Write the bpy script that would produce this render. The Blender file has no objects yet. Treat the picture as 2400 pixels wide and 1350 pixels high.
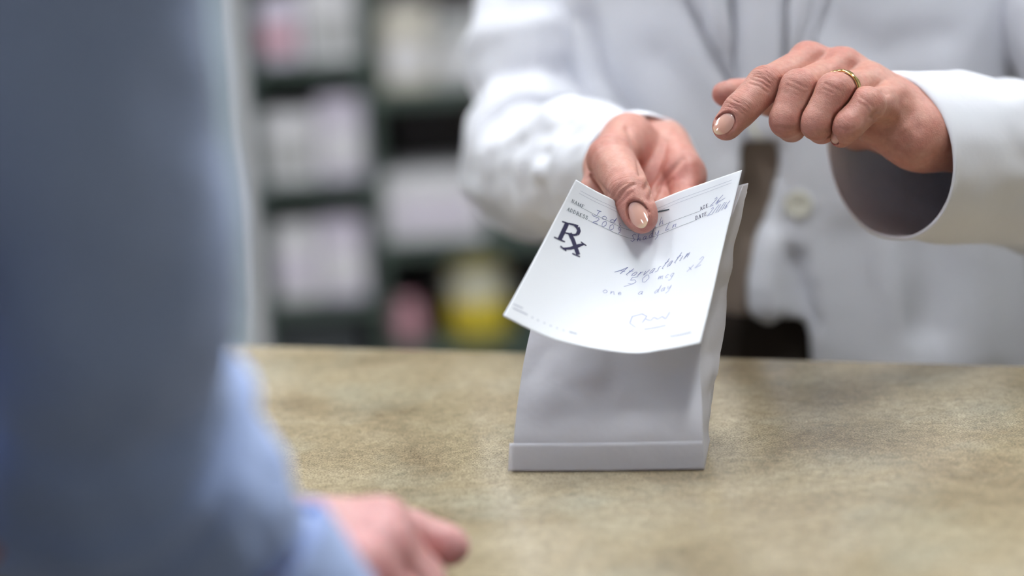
import bpy, bmesh, math, random
import numpy as np
from mathutils import Vector, Matrix
from mathutils.bvhtree import BVHTree
from mathutils import noise as mnoise

random.seed(7)
SC = bpy.context.scene
COL = SC.collection
W, H, LENS = 2400, 1350, 85.0
FPX = W * LENS / 36.0
PITCH, ROLL = math.radians(13.0), math.radians(3.0)
FOCUS = 1.252
CAMH = 0.365            # camera above the counter top; the counter top is z = 0 while building
LIFT = 0.95             # everything is lifted at the end so the floor is z = 0

# ------------------------------------------------------------------ camera frame
fw = np.array([0, math.cos(PITCH), -math.sin(PITCH)])
r0 = np.array([1.0, 0, 0]); u0 = np.array([0, math.sin(PITCH), math.cos(PITCH)])
rt = math.cos(ROLL) * r0 - math.sin(ROLL) * u0
up = math.sin(ROLL) * r0 + math.cos(ROLL) * u0
CAM = np.array([0, 0, CAMH])

def P(px, py, t):
    return CAM + t * (fw + rt * (px - W / 2) / FPX - up * (py - H / 2) / FPX)

def PZ(px, py, z):
    d = fw + rt * (px - W / 2) / FPX - up * (py - H / 2) / FPX
    return CAM + d * ((z - CAMH) / d[2])

def proj(p):
    p = np.asarray(p) - CAM
    t = p @ fw
    return W / 2 + FPX * (p @ rt) / t, H / 2 - FPX * (p @ up) / t, t

def cdir(x, y, t):      # a direction given as right, up, away
    v = rt * x + up * y + fw * t
    return v / np.linalg.norm(v)

# ------------------------------------------------------------------ objects
def link(name, me, mat=None, parent=None):
    o = bpy.data.objects.new(name, me)
    COL.objects.link(o)
    if mat is not None:
        for m in (mat if isinstance(mat, (list, tuple)) else [mat]):
            me.materials.append(m)
    if parent is not None:
        o.parent = parent
    return o

def mesh(name, verts, faces, mat=None, parent=None, smooth=True):
    me = bpy.data.meshes.new(name)
    me.from_pydata([tuple(map(float, v)) for v in verts], [], [tuple(f) for f in faces])
    me.update()
    if smooth:
        me.polygons.foreach_set('use_smooth', [True] * len(me.polygons))
    return link(name, me, mat, parent)

def mesh_np(name, V, Q, mat=None, parent=None):
    me = bpy.data.meshes.new(name)
    me.vertices.add(len(V)); me.vertices.foreach_set('co', np.asarray(V, np.float32).ravel())
    n = len(Q)
    me.loops.add(n * 4); me.polygons.add(n)
    me.polygons.foreach_set('loop_start', np.arange(0, n * 4, 4, dtype=np.int32))
    me.loops.foreach_set('vertex_index', np.asarray(Q, np.int32).ravel())
    me.update(calc_edges=True); me.validate()
    me.polygons.foreach_set('use_smooth', np.ones(len(me.polygons), bool))
    return link(name, me, mat, parent)

def empty(name, loc, label, cat, group=None):
    o = bpy.data.objects.new(name, None)
    COL.objects.link(o)
    o.location = tuple(loc)
    o.empty_display_size = 0.05
    tag(o, label, cat, group)
    return o

def tag(o, label, cat, group=None):
    o['label'] = label; o['category'] = cat
    if group: o['group'] = group
    return o

def put(o, parent):     # parent an object whose mesh is already in world coordinates
    o.parent = parent
    o.matrix_parent_inverse = Matrix.Translation(-Vector(parent.location))
    return o

def solidify(o, th, off=-1.0):
    m = o.modifiers.new('thick', 'SOLIDIFY'); m.thickness = th; m.offset = off
    return m

def subsurf(o, n=1):
    m = o.modifiers.new('sub', 'SUBSURF'); m.levels = n; m.render_levels = n
    return m

def bm_box(bm, c, s, rot=None, bev=0.0, seg=2):
    r = bmesh.ops.create_cube(bm, size=1.0)
    vs = r['verts']
    bmesh.ops.scale(bm, vec=s, verts=vs)
    if bev > 0:
        es = list({e for v in vs for e in v.link_edges})
        out = bmesh.ops.bevel(bm, geom=es, offset=bev, segments=seg, affect='EDGES', profile=0.5)
        vs = list({v for f in out['faces'] for v in f.verts} | {v for v in vs if v.is_valid})
        # keep every vertex of this island
        seen, st = set(vs), list(vs)
        while st:
            v = st.pop()
            for e in v.link_edges:
                w = e.other_vert(v)
                if w not in seen: seen.add(w); st.append(w)
        vs = list(seen)
    if rot is not None:
        bmesh.ops.rotate(bm, cent=(0, 0, 0), matrix=rot, verts=vs)
    bmesh.ops.translate(bm, vec=c, verts=vs)
    return vs

def bm_obj(name, bm, mat, parent=None, smooth=False):
    me = bpy.data.meshes.new(name)
    bmesh.ops.recalc_face_normals(bm, faces=bm.faces)
    bm.to_mesh(me); bm.free()
    if smooth:
        me.polygons.foreach_set('use_smooth', [True] * len(me.polygons))
    return link(name, me, mat, parent)

def lathe(bm, prof, c=(0, 0, 0), n=40):
    rings = []
    for r, z in prof:
        rings.append([bm.verts.new((c[0] + r * math.cos(2 * math.pi * k / n), c[1] + r * math.sin(2 * math.pi * k / n), c[2] + z)) for k in range(n)])
    for a, b in zip(rings, rings[1:]):
        for k in range(n):
            bm.faces.new((a[k], a[(k + 1) % n], b[(k + 1) % n], b[k]))
    bm.faces.new(rings[0][::-1]); bm.faces.new(rings[-1])

# ------------------------------------------------------------------ materials
def nmat(name):
    m = bpy.data.materials.new(name); m.use_nodes = True
    nt = m.node_tree
    return m, nt, nt.nodes['Principled BSDF'], nt.nodes['Material Output']

def lin(c):
    return tuple(((v / 255) / 12.92 if v / 255 <= 0.04045 else ((v / 255 + 0.055) / 1.055) ** 2.4) for v in c) + (1.0,)

def simple(name, rgb, rough=0.5, noise_amt=0.06, nscale=30.0, bump=0.0, bscale=200.0, metallic=0.0, spec=0.5, coat=0.0):
    m, nt, b, out = nmat(name)
    N = nt.nodes; L = nt.links
    tc = N.new('ShaderNodeTexCoord')
    nz = N.new('ShaderNodeTexNoise'); nz.inputs['Scale'].default_value = nscale; nz.inputs['Detail'].default_value = 4
    L.new(tc.outputs['Object'], nz.inputs['Vector'])
    mx = N.new('ShaderNodeMix'); mx.data_type = 'RGBA'
    c = lin(rgb)
    mx.inputs[6].default_value = tuple(v * (1 - noise_amt) for v in c[:3]) + (1,)
    mx.inputs[7].default_value = tuple(min(1, v * (1 + noise_amt)) for v in c[:3]) + (1,)
    L.new(nz.outputs['Fac'], mx.inputs[0]); L.new(mx.outputs[2], b.inputs['Base Color'])
    b.inputs['Roughness'].default_value = rough; b.inputs['Metallic'].default_value = metallic
    b.inputs['Specular IOR Level'].default_value = spec
    b.inputs['Coat Weight'].default_value = coat
    if bump:
        n2 = N.new('ShaderNodeTexNoise'); n2.inputs['Scale'].default_value = bscale; n2.inputs['Detail'].default_value = 3
        L.new(tc.outputs['Object'], n2.inputs['Vector'])
        bp = N.new('ShaderNodeBump'); bp.inputs['Strength'].default_value = bump; bp.inputs['Distance'].default_value = 0.002
        L.new(n2.outputs['Fac'], bp.inputs['Height']); L.new(bp.outputs['Normal'], b.inputs['Normal'])
    return m

def cloth(name, rgb, weave=900.0, strength=0.25, rough=0.85, translucent=0.0):
    m, nt, b, out = nmat(name)
    N = nt.nodes; L = nt.links
    tc = N.new('ShaderNodeTexCoord')
    nz = N.new('ShaderNodeTexNoise'); nz.inputs['Scale'].default_value = 18; nz.inputs['Detail'].default_value = 5
    L.new(tc.outputs['Object'], nz.inputs['Vector'])
    mx = N.new('ShaderNodeMix'); mx.data_type = 'RGBA'
    c = lin(rgb)
    mx.inputs[6].default_value = tuple(v * 0.95 for v in c[:3]) + (1,)
    mx.inputs[7].default_value = tuple(min(1, v * 1.04) for v in c[:3]) + (1,)
    L.new(nz.outputs['Fac'], mx.inputs[0]); L.new(mx.outputs[2], b.inputs['Base Color'])
    b.inputs['Roughness'].default_value = rough
    b.inputs['Specular IOR Level'].default_value = 0.25
    b.inputs['Sheen Weight'].default_value = 0.15
    w = N.new('ShaderNodeTexNoise'); w.inputs['Scale'].default_value = weave; w.inputs['Detail'].default_value = 2
    L.new(tc.outputs['Object'], w.inputs['Vector'])
    cr = N.new('ShaderNodeTexNoise'); cr.inputs['Scale'].default_value = 45; cr.inputs['Detail'].default_value = 4
    L.new(tc.outputs['Object'], cr.inputs['Vector'])
    b1 = N.new('ShaderNodeBump'); b1.inputs['Strength'].default_value = strength; b1.inputs['Distance'].default_value = 0.0004
    b2 = N.new('ShaderNodeBump'); b2.inputs['Strength'].default_value = 0.35; b2.inputs['Distance'].default_value = 0.003
    L.new(w.outputs['Fac'], b1.inputs['Height']); L.new(cr.outputs['Fac'], b2.inputs['Height'])
    L.new(b2.outputs['Normal'], b1.inputs['Normal']); L.new(b1.outputs['Normal'], b.inputs['Normal'])
    if translucent:
        tr = N.new('ShaderNodeBsdfTranslucent'); L.new(mx.outputs[2], tr.inputs['Color'])
        ms = N.new('ShaderNodeMixShader'); ms.inputs[0].default_value = translucent
        L.new(b.outputs[0], ms.inputs[1]); L.new(tr.outputs[0], ms.inputs[2]); L.new(ms.outputs[0], out.inputs[0])
    return m

def skin_mat(name, base, red):
    m, nt, b, out = nmat(name)
    N = nt.nodes; L = nt.links
    tc = N.new('ShaderNodeTexCoord')
    at = N.new('ShaderNodeAttribute'); at.attribute_name = 'blush'
    wr = N.new('ShaderNodeAttribute'); wr.attribute_name = 'fold'
    wm = N.new('ShaderNodeAttribute'); wm.attribute_name = 'fold_amount'
    nz = N.new('ShaderNodeTexNoise'); nz.inputs['Scale'].default_value = 150; nz.inputs['Detail'].default_value = 5; nz.inputs['Roughness'].default_value = 0.6
    L.new(tc.outputs['Object'], nz.inputs['Vector'])
    mp = N.new('ShaderNodeMapRange'); mp.inputs[1].default_value = 0.3; mp.inputs[2].default_value = 0.7; mp.inputs[3].default_value = -0.22; mp.inputs[4].default_value = 0.22
    L.new(nz.outputs['Fac'], mp.inputs[0])
    ad = N.new('ShaderNodeMath'); ad.operation = 'ADD'; ad.use_clamp = True
    L.new(at.outputs['Fac'], ad.inputs[0]); L.new(mp.outputs[0], ad.inputs[1])
    mx = N.new('ShaderNodeMix'); mx.data_type = 'RGBA'
    mx.inputs[6].default_value = lin(base); mx.inputs[7].default_value = lin(red)
    L.new(ad.outputs[0], mx.inputs[0])
    # fine mottling
    n3 = N.new('ShaderNodeTexNoise'); n3.inputs['Scale'].default_value = 420; n3.inputs['Detail'].default_value = 3
    L.new(tc.outputs['Object'], n3.inputs['Vector'])
    hs = N.new('ShaderNodeHueSaturation')
    m3 = N.new('ShaderNodeMapRange'); m3.inputs[1].default_value = 0.3; m3.inputs[2].default_value = 0.7; m3.inputs[3].default_value = 0.93; m3.inputs[4].default_value = 1.07
    L.new(n3.outputs['Fac'], m3.inputs[0]); L.new(m3.outputs[0], hs.inputs['Value'])
    L.new(mx.outputs[2], hs.inputs['Color']); L.new(hs.outputs[0], b.inputs['Base Color'])
    b.inputs['Roughness'].default_value = 0.46
    b.inputs['Specular IOR Level'].default_value = 0.42
    b.inputs['Subsurface Weight'].default_value = 0.22
    b.inputs['Subsurface Radius'].default_value = (1.0, 0.35, 0.2)
    b.inputs['Subsurface Scale'].default_value = 0.004
    # wrinkles: noise stretched across the finger, only over the joints
    w = N.new('ShaderNodeTexNoise'); w.inputs['Scale'].default_value = 1.0; w.inputs['Detail'].default_value = 3; w.inputs['Distortion'].default_value = 0.4
    L.new(wr.outputs['Vector'], w.inputs['Vector'])
    ml = N.new('ShaderNodeMath'); ml.operation = 'MULTIPLY'
    L.new(w.outputs['Fac'], ml.inputs[0]); L.new(wm.outputs['Fac'], ml.inputs[1])
    b1 = N.new('ShaderNodeBump'); b1.inputs['Strength'].default_value = 0.9; b1.inputs['Distance'].default_value = 0.0016
    L.new(ml.outputs[0], b1.inputs['Height'])
    v = N.new('ShaderNodeTexVoronoi'); v.inputs['Scale'].default_value = 1300
    L.new(tc.outputs['Object'], v.inputs['Vector'])
    n4 = N.new('ShaderNodeTexNoise'); n4.inputs['Scale'].default_value = 500; n4.inputs['Detail'].default_value = 4
    L.new(tc.outputs['Object'], n4.inputs['Vector'])
    a2 = N.new('ShaderNodeMath'); a2.operation = 'ADD'
    L.new(v.outputs['Distance'], a2.inputs[0]); L.new(n4.outputs['Fac'], a2.inputs[1])
    b2 = N.new('ShaderNodeBump'); b2.inputs['Strength'].default_value = 0.3; b2.inputs['Distance'].default_value = 0.0004
    L.new(a2.outputs[0], b2.inputs['Height']); L.new(b1.outputs['Normal'], b2.inputs['Normal'])
    L.new(b2.outputs['Normal'], b.inputs['Normal'])
    return m

def counter_mat():
    m, nt, b, out = nmat('stone_look_laminate')
    N = nt.nodes; L = nt.links
    tc = N.new('ShaderNodeTexCoord')
    def nz(scale, det, rough=0.6, dist=0.0):
        n = N.new('ShaderNodeTexNoise'); n.inputs['Scale'].default_value = scale; n.inputs['Detail'].default_value = det
        n.inputs['Roughness'].default_value = rough; n.inputs['Distortion'].default_value = dist
        L.new(tc.outputs['Object'], n.inputs['Vector']); return n
    big = nz(9, 5, 0.62, 0.6)
    r1 = N.new('ShaderNodeValToRGB')
    r1.color_ramp.elements[0].position = 0.30; r1.color_ramp.elements[0].color = lin((130, 115, 92))
    r1.color_ramp.elements[1].position = 0.66; r1.color_ramp.elements[1].color = lin((174, 161, 136))
    e = r1.color_ramp.elements.new(0.48); e.color = lin((156, 142, 116))
    L.new(big.outputs['Fac'], r1.inputs[0])
    # cooler grey-green clouds
    cl = nz(14, 4, 0.55)
    r2 = N.new('ShaderNodeMapRange'); r2.inputs[1].default_value = 0.5; r2.inputs[2].default_value = 0.72; r2.inputs[4].default_value = 0.55
    L.new(cl.outputs['Fac'], r2.inputs[0])
    m1 = N.new('ShaderNodeMix'); m1.data_type = 'RGBA'; m1.inputs[7].default_value = lin((166, 162, 144))
    L.new(r2.outputs[0], m1.inputs[0]); L.new(r1.outputs[0], m1.inputs[6])
    # flecks, light and dark
    f1 = nz(950, 5, 0.8)
    r3 = N.new('ShaderNodeValToRGB')
    r3.color_ramp.elements[0].position = 0.37; r3.color_ramp.elements[0].color = (0.22, 0.21, 0.20, 1)
    r3.color_ramp.elements[1].position = 0.64; r3.color_ramp.elements[1].color = (1.75, 1.72, 1.64, 1)
    e = r3.color_ramp.elements.new(0.47); e.color = (0.95, 0.95, 0.95, 1)
    L.new(f1.outputs['Fac'], r3.inputs[0])
    m2 = N.new('ShaderNodeMix'); m2.data_type = 'RGBA'; m2.blend_type = 'MULTIPLY'; m2.inputs[0].default_value = 0.75
    L.new(m1.outputs[2], m2.inputs[6]); L.new(r3.outputs[0], m2.inputs[7])
    f2 = nz(170, 5, 0.7, 0.8)
    r4 = N.new('ShaderNodeMapRange'); r4.inputs[1].default_value = 0.3; r4.inputs[2].default_value = 0.7; r4.inputs[3].default_value = 0.74; r4.inputs[4].default_value = 1.26
    L.new(f2.outputs['Fac'], r4.inputs[0])
    hs = N.new('ShaderNodeHueSaturation'); L.new(r4.outputs[0], hs.inputs['Value']); L.new(m2.outputs[2], hs.inputs['Color'])
    L.new(hs.outputs[0], b.inputs['Base Color'])
    b.inputs['Roughness'].default_value = 0.17
    b.inputs['Specular IOR Level'].default_value = 0.6
    return m

def paper_mat(name, rgb, trans=0.25, rough=0.65, crinkle=0.0, cscale=60):
    m, nt, b, out = nmat(name)
    N = nt.nodes; L = nt.links
    b.inputs['Base Color'].default_value = lin(rgb); b.inputs['Roughness'].default_value = rough
    b.inputs['Specular IOR Level'].default_value = 0.3
    tr = N.new('ShaderNodeBsdfTranslucent'); tr.inputs['Color'].default_value = lin(rgb)
    mx = N.new('ShaderNodeMixShader'); mx.inputs[0].default_value = trans
    L.new(b.outputs[0], mx.inputs[1]); L.new(tr.outputs[0], mx.inputs[2]); L.new(mx.outputs[0], out.inputs[0])
    tc = N.new('ShaderNodeTexCoord')
    nz = N.new('ShaderNodeTexNoise'); nz.inputs['Scale'].default_value = cscale; nz.inputs['Detail'].default_value = 3
    L.new(tc.outputs['Object'], nz.inputs['Vector'])
    bp = N.new('ShaderNodeBump'); bp.inputs['Strength'].default_value = crinkle; bp.inputs['Distance'].default_value = 0.003
    L.new(nz.outputs['Fac'], bp.inputs['Height']); L.new(bp.outputs['Normal'], b.inputs['Normal'])
    return m

def emit_mat(name, col, st):
    m, nt, b, out = nmat(name)
    b.inputs['Base Color'].default_value = (0.8, 0.8, 0.8, 1)
    b.inputs['Emission Color'].default_value = col; b.inputs['Emission Strength'].default_value = st
    return m

def nail_mat():
    m, nt, b, out = nmat('polished_fingernail')
    N = nt.nodes; L = nt.links
    at = N.new('ShaderNodeAttribute'); at.attribute_name = 'along'
    r = N.new('ShaderNodeValToRGB')
    r.color_ramp.elements[0].position = 0.0; r.color_ramp.elements[0].color = lin((222, 190, 184))
    r.color_ramp.elements[1].position = 1.0; r.color_ramp.elements[1].color = lin((222, 200, 164))
    e = r.color_ramp.elements.new(0.2); e.color = lin((214, 168, 154))
    e = r.color_ramp.elements.new(0.8); e.color = lin((210, 158, 140))
    L.new(at.outputs['Fac'], r.inputs[0]); L.new(r.outputs[0], b.inputs['Base Color'])
    b.inputs['Roughness'].default_value = 0.12; b.inputs['Coat Weight'].default_value = 1.0; b.inputs['Coat Roughness'].default_value = 0.04
    b.inputs['Subsurface Weight'].default_value = 0.1; b.inputs['Subsurface Scale'].default_value = 0.002
    return m

M = {}
M['skin'] = skin_mat('skin', (196, 145, 129), (178, 100, 92))
M['skin_customer'] = skin_mat('skin_of_customer', (212, 166, 160), (204, 132, 134))
M['nail'] = nail_mat()
M['coat'] = cloth('white_coat_cotton', (232, 233, 240), weave=1500, strength=0.15, translucent=0.10)
M['button'] = simple('cream_button', (228, 226, 212), rough=0.3, nscale=200)
M['taupe'] = cloth('taupe_cloth', (166, 150, 136))
M['hair'] = simple('brown_hair', (84, 62, 46), rough=0.5, noise_amt=0.4, nscale=120)
M['dark_trousers'] = cloth('dark_brown_cloth', (44, 36, 30))
M['navy_trousers'] = cloth('dark_navy_cloth', (34, 34, 44))
M['shirt'] = cloth('blue_chambray', (172, 190, 230), weave=700)
M['counter'] = counter_mat()
M['cabinet'] = simple('counter_cabinet_laminate', (150, 140, 120), rough=0.5)
M['bag'] = paper_mat('white_bag_paper', (238, 237, 241), trans=0.42, crinkle=0.7, cscale=42)
M['sheet'] = paper_mat('prescription_paper', (246, 248, 252), trans=0.12, crinkle=0.05, cscale=40)
M['print'] = simple('dark_print', (48, 46, 78), rough=0.6, noise_amt=0.25, nscale=3000)
M['print_small'] = simple('green_grey_print', (70, 88, 96), rough=0.6)
M['print_faint'] = simple('faint_print', (176, 180, 194), rough=0.6)
M['pen'] = simple('blue_pen_ink', (86, 96, 160), rough=0.5)
M['pen_faint'] = simple('blue_pen_ink_light', (128, 136, 186), rough=0.5)
M['gold'] = simple('gold', (240, 206, 136), rough=0.16, noise_amt=0.1, nscale=900, metallic=1.0)
M['wall'] = simple('painted_wall', (176, 176, 174), rough=0.8, bump=0.05)
M['ceiling'] = simple('ceiling_board', (232, 232, 230), rough=0.9, bump=0.1)
M['floor'] = simple('vinyl_floor', (158, 152, 142), rough=0.4, noise_amt=0.12, nscale=8)
M['shelf'] = simple('grey_green_shelf_metal', (84, 98, 91), rough=0.4)
M['shelf_back'] = simple('dark_shelf_back', (104, 96, 98), rough=0.7)
M['upright'] = simple('pale_blue_post', (176, 192, 200), rough=0.45)
M['carton_white'] = simple('white_carton', (222, 220, 224), rough=0.6)
M['carton_lav'] = simple('lavender_white_carton', (214, 206, 222), rough=0.6)
M['carton_grey'] = simple('grey_carton', (178, 178, 178), rough=0.6)
M['carton_beige'] = simple('beige_carton', (206, 200, 188), rough=0.6)
M['carton_red'] = simple('dark_red_carton', (120, 60, 62), rough=0.6)
M['carton_dark'] = simple('charcoal_bin_plastic', (58, 62, 66), rough=0.5)
M['label_grey'] = simple('label_band', (150, 150, 160), rough=0.6)
M['label_green'] = simple('green_label', (92, 128, 108), rough=0.6)
M['pink'] = simple('pink_plastic', (206, 154, 166), rough=0.4)
M['yellow'] = simple('yellow_plastic', (242, 216, 70), rough=0.4)
M['bottle_white'] = simple('pale_label', (214, 214, 204), rough=0.5)
M['lamp'] = emit_mat('ceiling_panel_light', (0.93, 0.97, 1.0, 1), 34.0)
M['lamp_frame'] = simple('white_metal_frame', (220, 220, 220), rough=0.5)

# ------------------------------------------------------------------ distance fields and meshing
class Grid:
    def __init__(s, lo, hi, h):
        s.lo = np.asarray(lo, float); s.h = h
        s.n = np.ceil((np.asarray(hi) - s.lo) / h).astype(int) + 1
        s.ax = [np.float32(s.lo[i] + h * np.arange(s.n[i])) for i in range(3)]
    def new(s): return np.full(s.n, 1.0, np.float32)
    def sl(s, lo, hi):
        a = np.clip(np.floor((np.asarray(lo) - s.lo) / s.h).astype(int), 0, s.n)
        b = np.clip(np.ceil((np.asarray(hi) - s.lo) / s.h).astype(int) + 1, 0, s.n)
        return tuple(slice(a[i], b[i]) for i in range(3))
    def pts(s, sl):
        return (s.ax[0][sl[0]][:, None, None], s.ax[1][sl[1]][None, :, None], s.ax[2][sl[2]][None, None, :])

def smin(a, b, k):
    h = np.clip(0.5 + 0.5 * (b - a) / k, 0, 1)
    return b + (a - b) * h - k * h * (1 - h)

def cap_d(p, a, b, ra, rb):
    a = np.asarray(a, float); ba = np.asarray(b, float) - a
    l2 = float(ba @ ba) + 1e-12
    x, y, z = p[0] - a[0], p[1] - a[1], p[2] - a[2]
    h = np.clip((x * ba[0] + y * ba[1] + z * ba[2]) / l2, 0, 1)
    d = np.sqrt((x - h * ba[0]) ** 2 + (y - h * ba[1]) ** 2 + (z - h * ba[2]) ** 2)
    return (d - (ra + (rb - ra) * h)).astype(np.float32)

def add_cap(g, D, a, b, ra, rb, k=0.004, pad=0.02):
    a = np.asarray(a); b = np.asarray(b); r = max(ra, rb) + pad
    sl = g.sl(np.minimum(a, b) - r, np.maximum(a, b) + r)
    if min(D[sl].shape) == 0: return
    D[sl] = smin(D[sl], cap_d(g.pts(sl), a, b, ra, rb), k)

def ell_d(p, c, Rm, rad):
    x, y, z = p[0] - c[0], p[1] - c[1], p[2] - c[2]
    q = [(x * Rm[i][0] + y * Rm[i][1] + z * Rm[i][2]) for i in range(3)]
    k0 = np.sqrt(sum((q[i] / rad[i]) ** 2 for i in range(3))) + 1e-9
    k1 = np.sqrt(sum((q[i] / rad[i] ** 2) ** 2 for i in range(3))) + 1e-9
    return (k0 * (k0 - 1) / k1).astype(np.float32)

def add_ell(g, D, c, Rm, rad, k=0.006, pad=0.02):
    r = max(rad) + pad
    sl = g.sl(np.asarray(c) - r, np.asarray(c) + r)
    if min(D[sl].shape) == 0: return
    D[sl] = smin(D[sl], ell_d(g.pts(sl), c, Rm, rad), k)

def surface_nets(D, lo, h):
    ins = D < 0
    nx, ny, nz = D.shape
    cnt = np.zeros((nx - 1, ny - 1, nz - 1), np.int8)
    offs = [(i, j, k) for i in (0, 1) for j in (0, 1) for k in (0, 1)]
    for i, j, k in offs:
        cnt += ins[i:nx - 1 + i, j:ny - 1 + j, k:nz - 1 + k]
    act = (cnt > 0) & (cnt < 8)
    idx = np.argwhere(act)
    vid = np.full(act.shape, -1, np.int32); vid[act] = np.arange(len(idx))
    cv = np.stack([D[idx[:, 0] + i, idx[:, 1] + j, idx[:, 2] + k] for i, j, k in offs], 1)
    oc = np.array(offs, float)
    acc = np.zeros((len(idx), 3)); num = np.zeros(len(idx))
    for a in range(8):
        for b in range(a + 1, 8):
            if np.abs(oc[a] - oc[b]).sum() != 1: continue
            va, vb = cv[:, a], cv[:, b]
            cr = (va < 0) != (vb < 0)
            t = np.where(cr, va / np.where(cr, va - vb, 1), 0)
            acc += np.where(cr[:, None], oc[a] + t[:, None] * (oc[b] - oc[a]), 0); num += cr
    V = np.asarray(lo) + h * (idx + acc / num[:, None])
    quads = []
    for ax in range(3):
        s0 = [slice(None)] * 3; s1 = [slice(None)] * 3
        s0[ax] = slice(0, -1); s1[ax] = slice(1, None)
        a, b = ins[tuple(s0)], ins[tuple(s1)]
        e = np.argwhere(a != b)
        o1, o2 = (ax + 1) % 3, (ax + 2) % 3
        ok = (e[:, o1] > 0) & (e[:, o2] > 0) & (e[:, o1] < D.shape[o1] - 1) & (e[:, o2] < D.shape[o2] - 1)
        e = e[ok]
        q = []
        for d1, d2 in ((-1, -1), (0, -1), (0, 0), (-1, 0)):
            c = e.copy(); c[:, o1] += d1; c[:, o2] += d2
            q.append(vid[c[:, 0], c[:, 1], c[:, 2]])
        q = np.stack(q, 1)
        fl = ~a[e[:, 0], e[:, 1], e[:, 2]]
        q[fl] = q[fl][:, ::-1]
        quads.append(q)
    return V, np.concatenate(quads)

def vnormals(V, Q):
    n = np.cross(V[Q[:, 2]] - V[Q[:, 0]], V[Q[:, 3]] - V[Q[:, 1]])
    N = np.zeros_like(V)
    for i in range(4): np.add.at(N, Q[:, i], n)
    return N / (np.linalg.norm(N, axis=1)[:, None] + 1e-12)

def smooth_np(V, Q, it=1, lam=0.5):
    for _ in range(it):
        acc = np.zeros_like(V); c = np.zeros(len(V))
        for i in range(4):
            j = (i + 1) % 4
            np.add.at(acc, Q[:, i], V[Q[:, j]]); np.add.at(acc, Q[:, j], V[Q[:, i]])
            np.add.at(c, Q[:, i], 1); np.add.at(c, Q[:, j], 1)
        V = V + lam * (acc / np.maximum(c, 1)[:, None] - V)
    return V

def pxdist(X, Y, line):
    d = np.full(X.shape, 1e9)
    for (ax, ay), (bx, by) in zip(line, line[1:]):
        l2 = (bx - ax) ** 2 + (by - ay) ** 2
        h = np.clip(((X - ax) * (bx - ax) + (Y - ay) * (by - ay)) / l2, 0, 1)
        d = np.minimum(d, np.hypot(X - ax - h * (bx - ax), Y - ay - h * (by - ay)))
    return d

def sculpt(V, Q, strokes, face=0.1, tlim=(0, 9)):
    """strokes: (polyline, width, depth in mm); pushes the skin in (or out) along its normal under the line."""
    N = vnormals(V, Q)
    X, Y, T = proj(V)
    vd = CAM - V; vd /= np.linalg.norm(vd, axis=1)[:, None]
    fc = np.clip(((N * vd).sum(1) - 0.0) / max(face, 1e-6), 0, 1)
    off = np.zeros(len(V))
    for s in strokes:
        line, w, dep = s[:3]
        tl = s[3] if len(s) > 3 else tlim
        d = pxdist(X, Y, line)
        off += dep * 0.001 * np.exp(-(d / w) ** 2) * ((T > tl[0]) & (T < tl[1]))
    return V - N * (off * fc)[:, None]

# ------------------------------------------------------------------ hands
def unit(v): return v / (np.linalg.norm(v) + 1e-12)

class Finger:
    """joints: MCP, PIP, DIP, tip centre (thumb: CMC, MCP, IP, tip); radii at each; dorsal = outward direction of the nail side"""
    def __init__(s, J, R, dorsal, kbase=0.009, nail=None, slot=True, lines=0.55):
        s.slot = slot; s.lines = lines
        s.J = [np.asarray(j) for j in J]; s.R = R; s.dorsal = dorsal; s.kbase = kbase; s.nail = nail

def nail_frame(f):
    spec = f.nail
    a = unit(f.J[-1] - f.J[-2])
    n = np.asarray(spec['n']); n = unit(n - a * (n @ a)); b = np.cross(a, n)
    r = f.R[-1]
    L, Wd = spec['L'], spec['W']
    c = f.J[-1] + a * (r * spec.get('fwd', 0.55) - L * 0.5)       # centre of the nail on the finger axis
    return a, n, b, c, r, L, Wd

def nail_pt(fr, sx, sy, lift=0.0):
    a, n, b, c, r, L, Wd = fr
    Rn = Wd * 0.62                                              # transverse curvature radius
    ang = sy * Wd * 0.5 / Rn
    hgt = r * 0.97 - Rn + Rn * math.cos(ang) + lift
    hgt -= 0.0011 * (sx * 0.9 + 0.2) ** 2 * (1 if sx > -0.2 else 0.3)
    return c + a * (sx * L * 0.5) + n * hgt + b * (Rn * math.sin(ang))

def carve_nail(g, D, f):
    fr = nail_frame(f); a, n, b, c, r, L, Wd = fr
    R_ = max(L, Wd)
    sl = g.sl(c + n * r - R_ * 1.1, c + n * r + R_ * 1.1)
    x, y, z = g.pts(sl)
    dx, dy, dz = x - c[0], y - c[1], z - c[2]
    A = dx * a[0] + dy * a[1] + dz * a[2]; B = dx * b[0] + dy * b[1] + dz * b[2]; Nn = dx * n[0] + dy * n[1] + dz * n[2]
    Rn = Wd * 0.62
    e = (np.abs(A / (L * 0.5 + 0.0003)) ** 2.1 + np.abs(B / (Wd * 0.5 + 0.0003)) ** 2.1) ** (1 / 2.1)
    outl = (e - 1) * min(L, Wd) * 0.5
    top = r * 0.97 - Rn + np.sqrt(np.maximum(Rn ** 2 - B ** 2, 1e-9)) - 0.0011 * (A / (L * 0.5) * 0.9 + 0.2) ** 2
    reg = np.maximum(outl, top - 0.0002 - Nn)                   # inside where negative
    D[sl] = np.maximum(D[sl], -reg.astype(np.float32))
    # a soft rim of skin round the base and the sides
    return D

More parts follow.
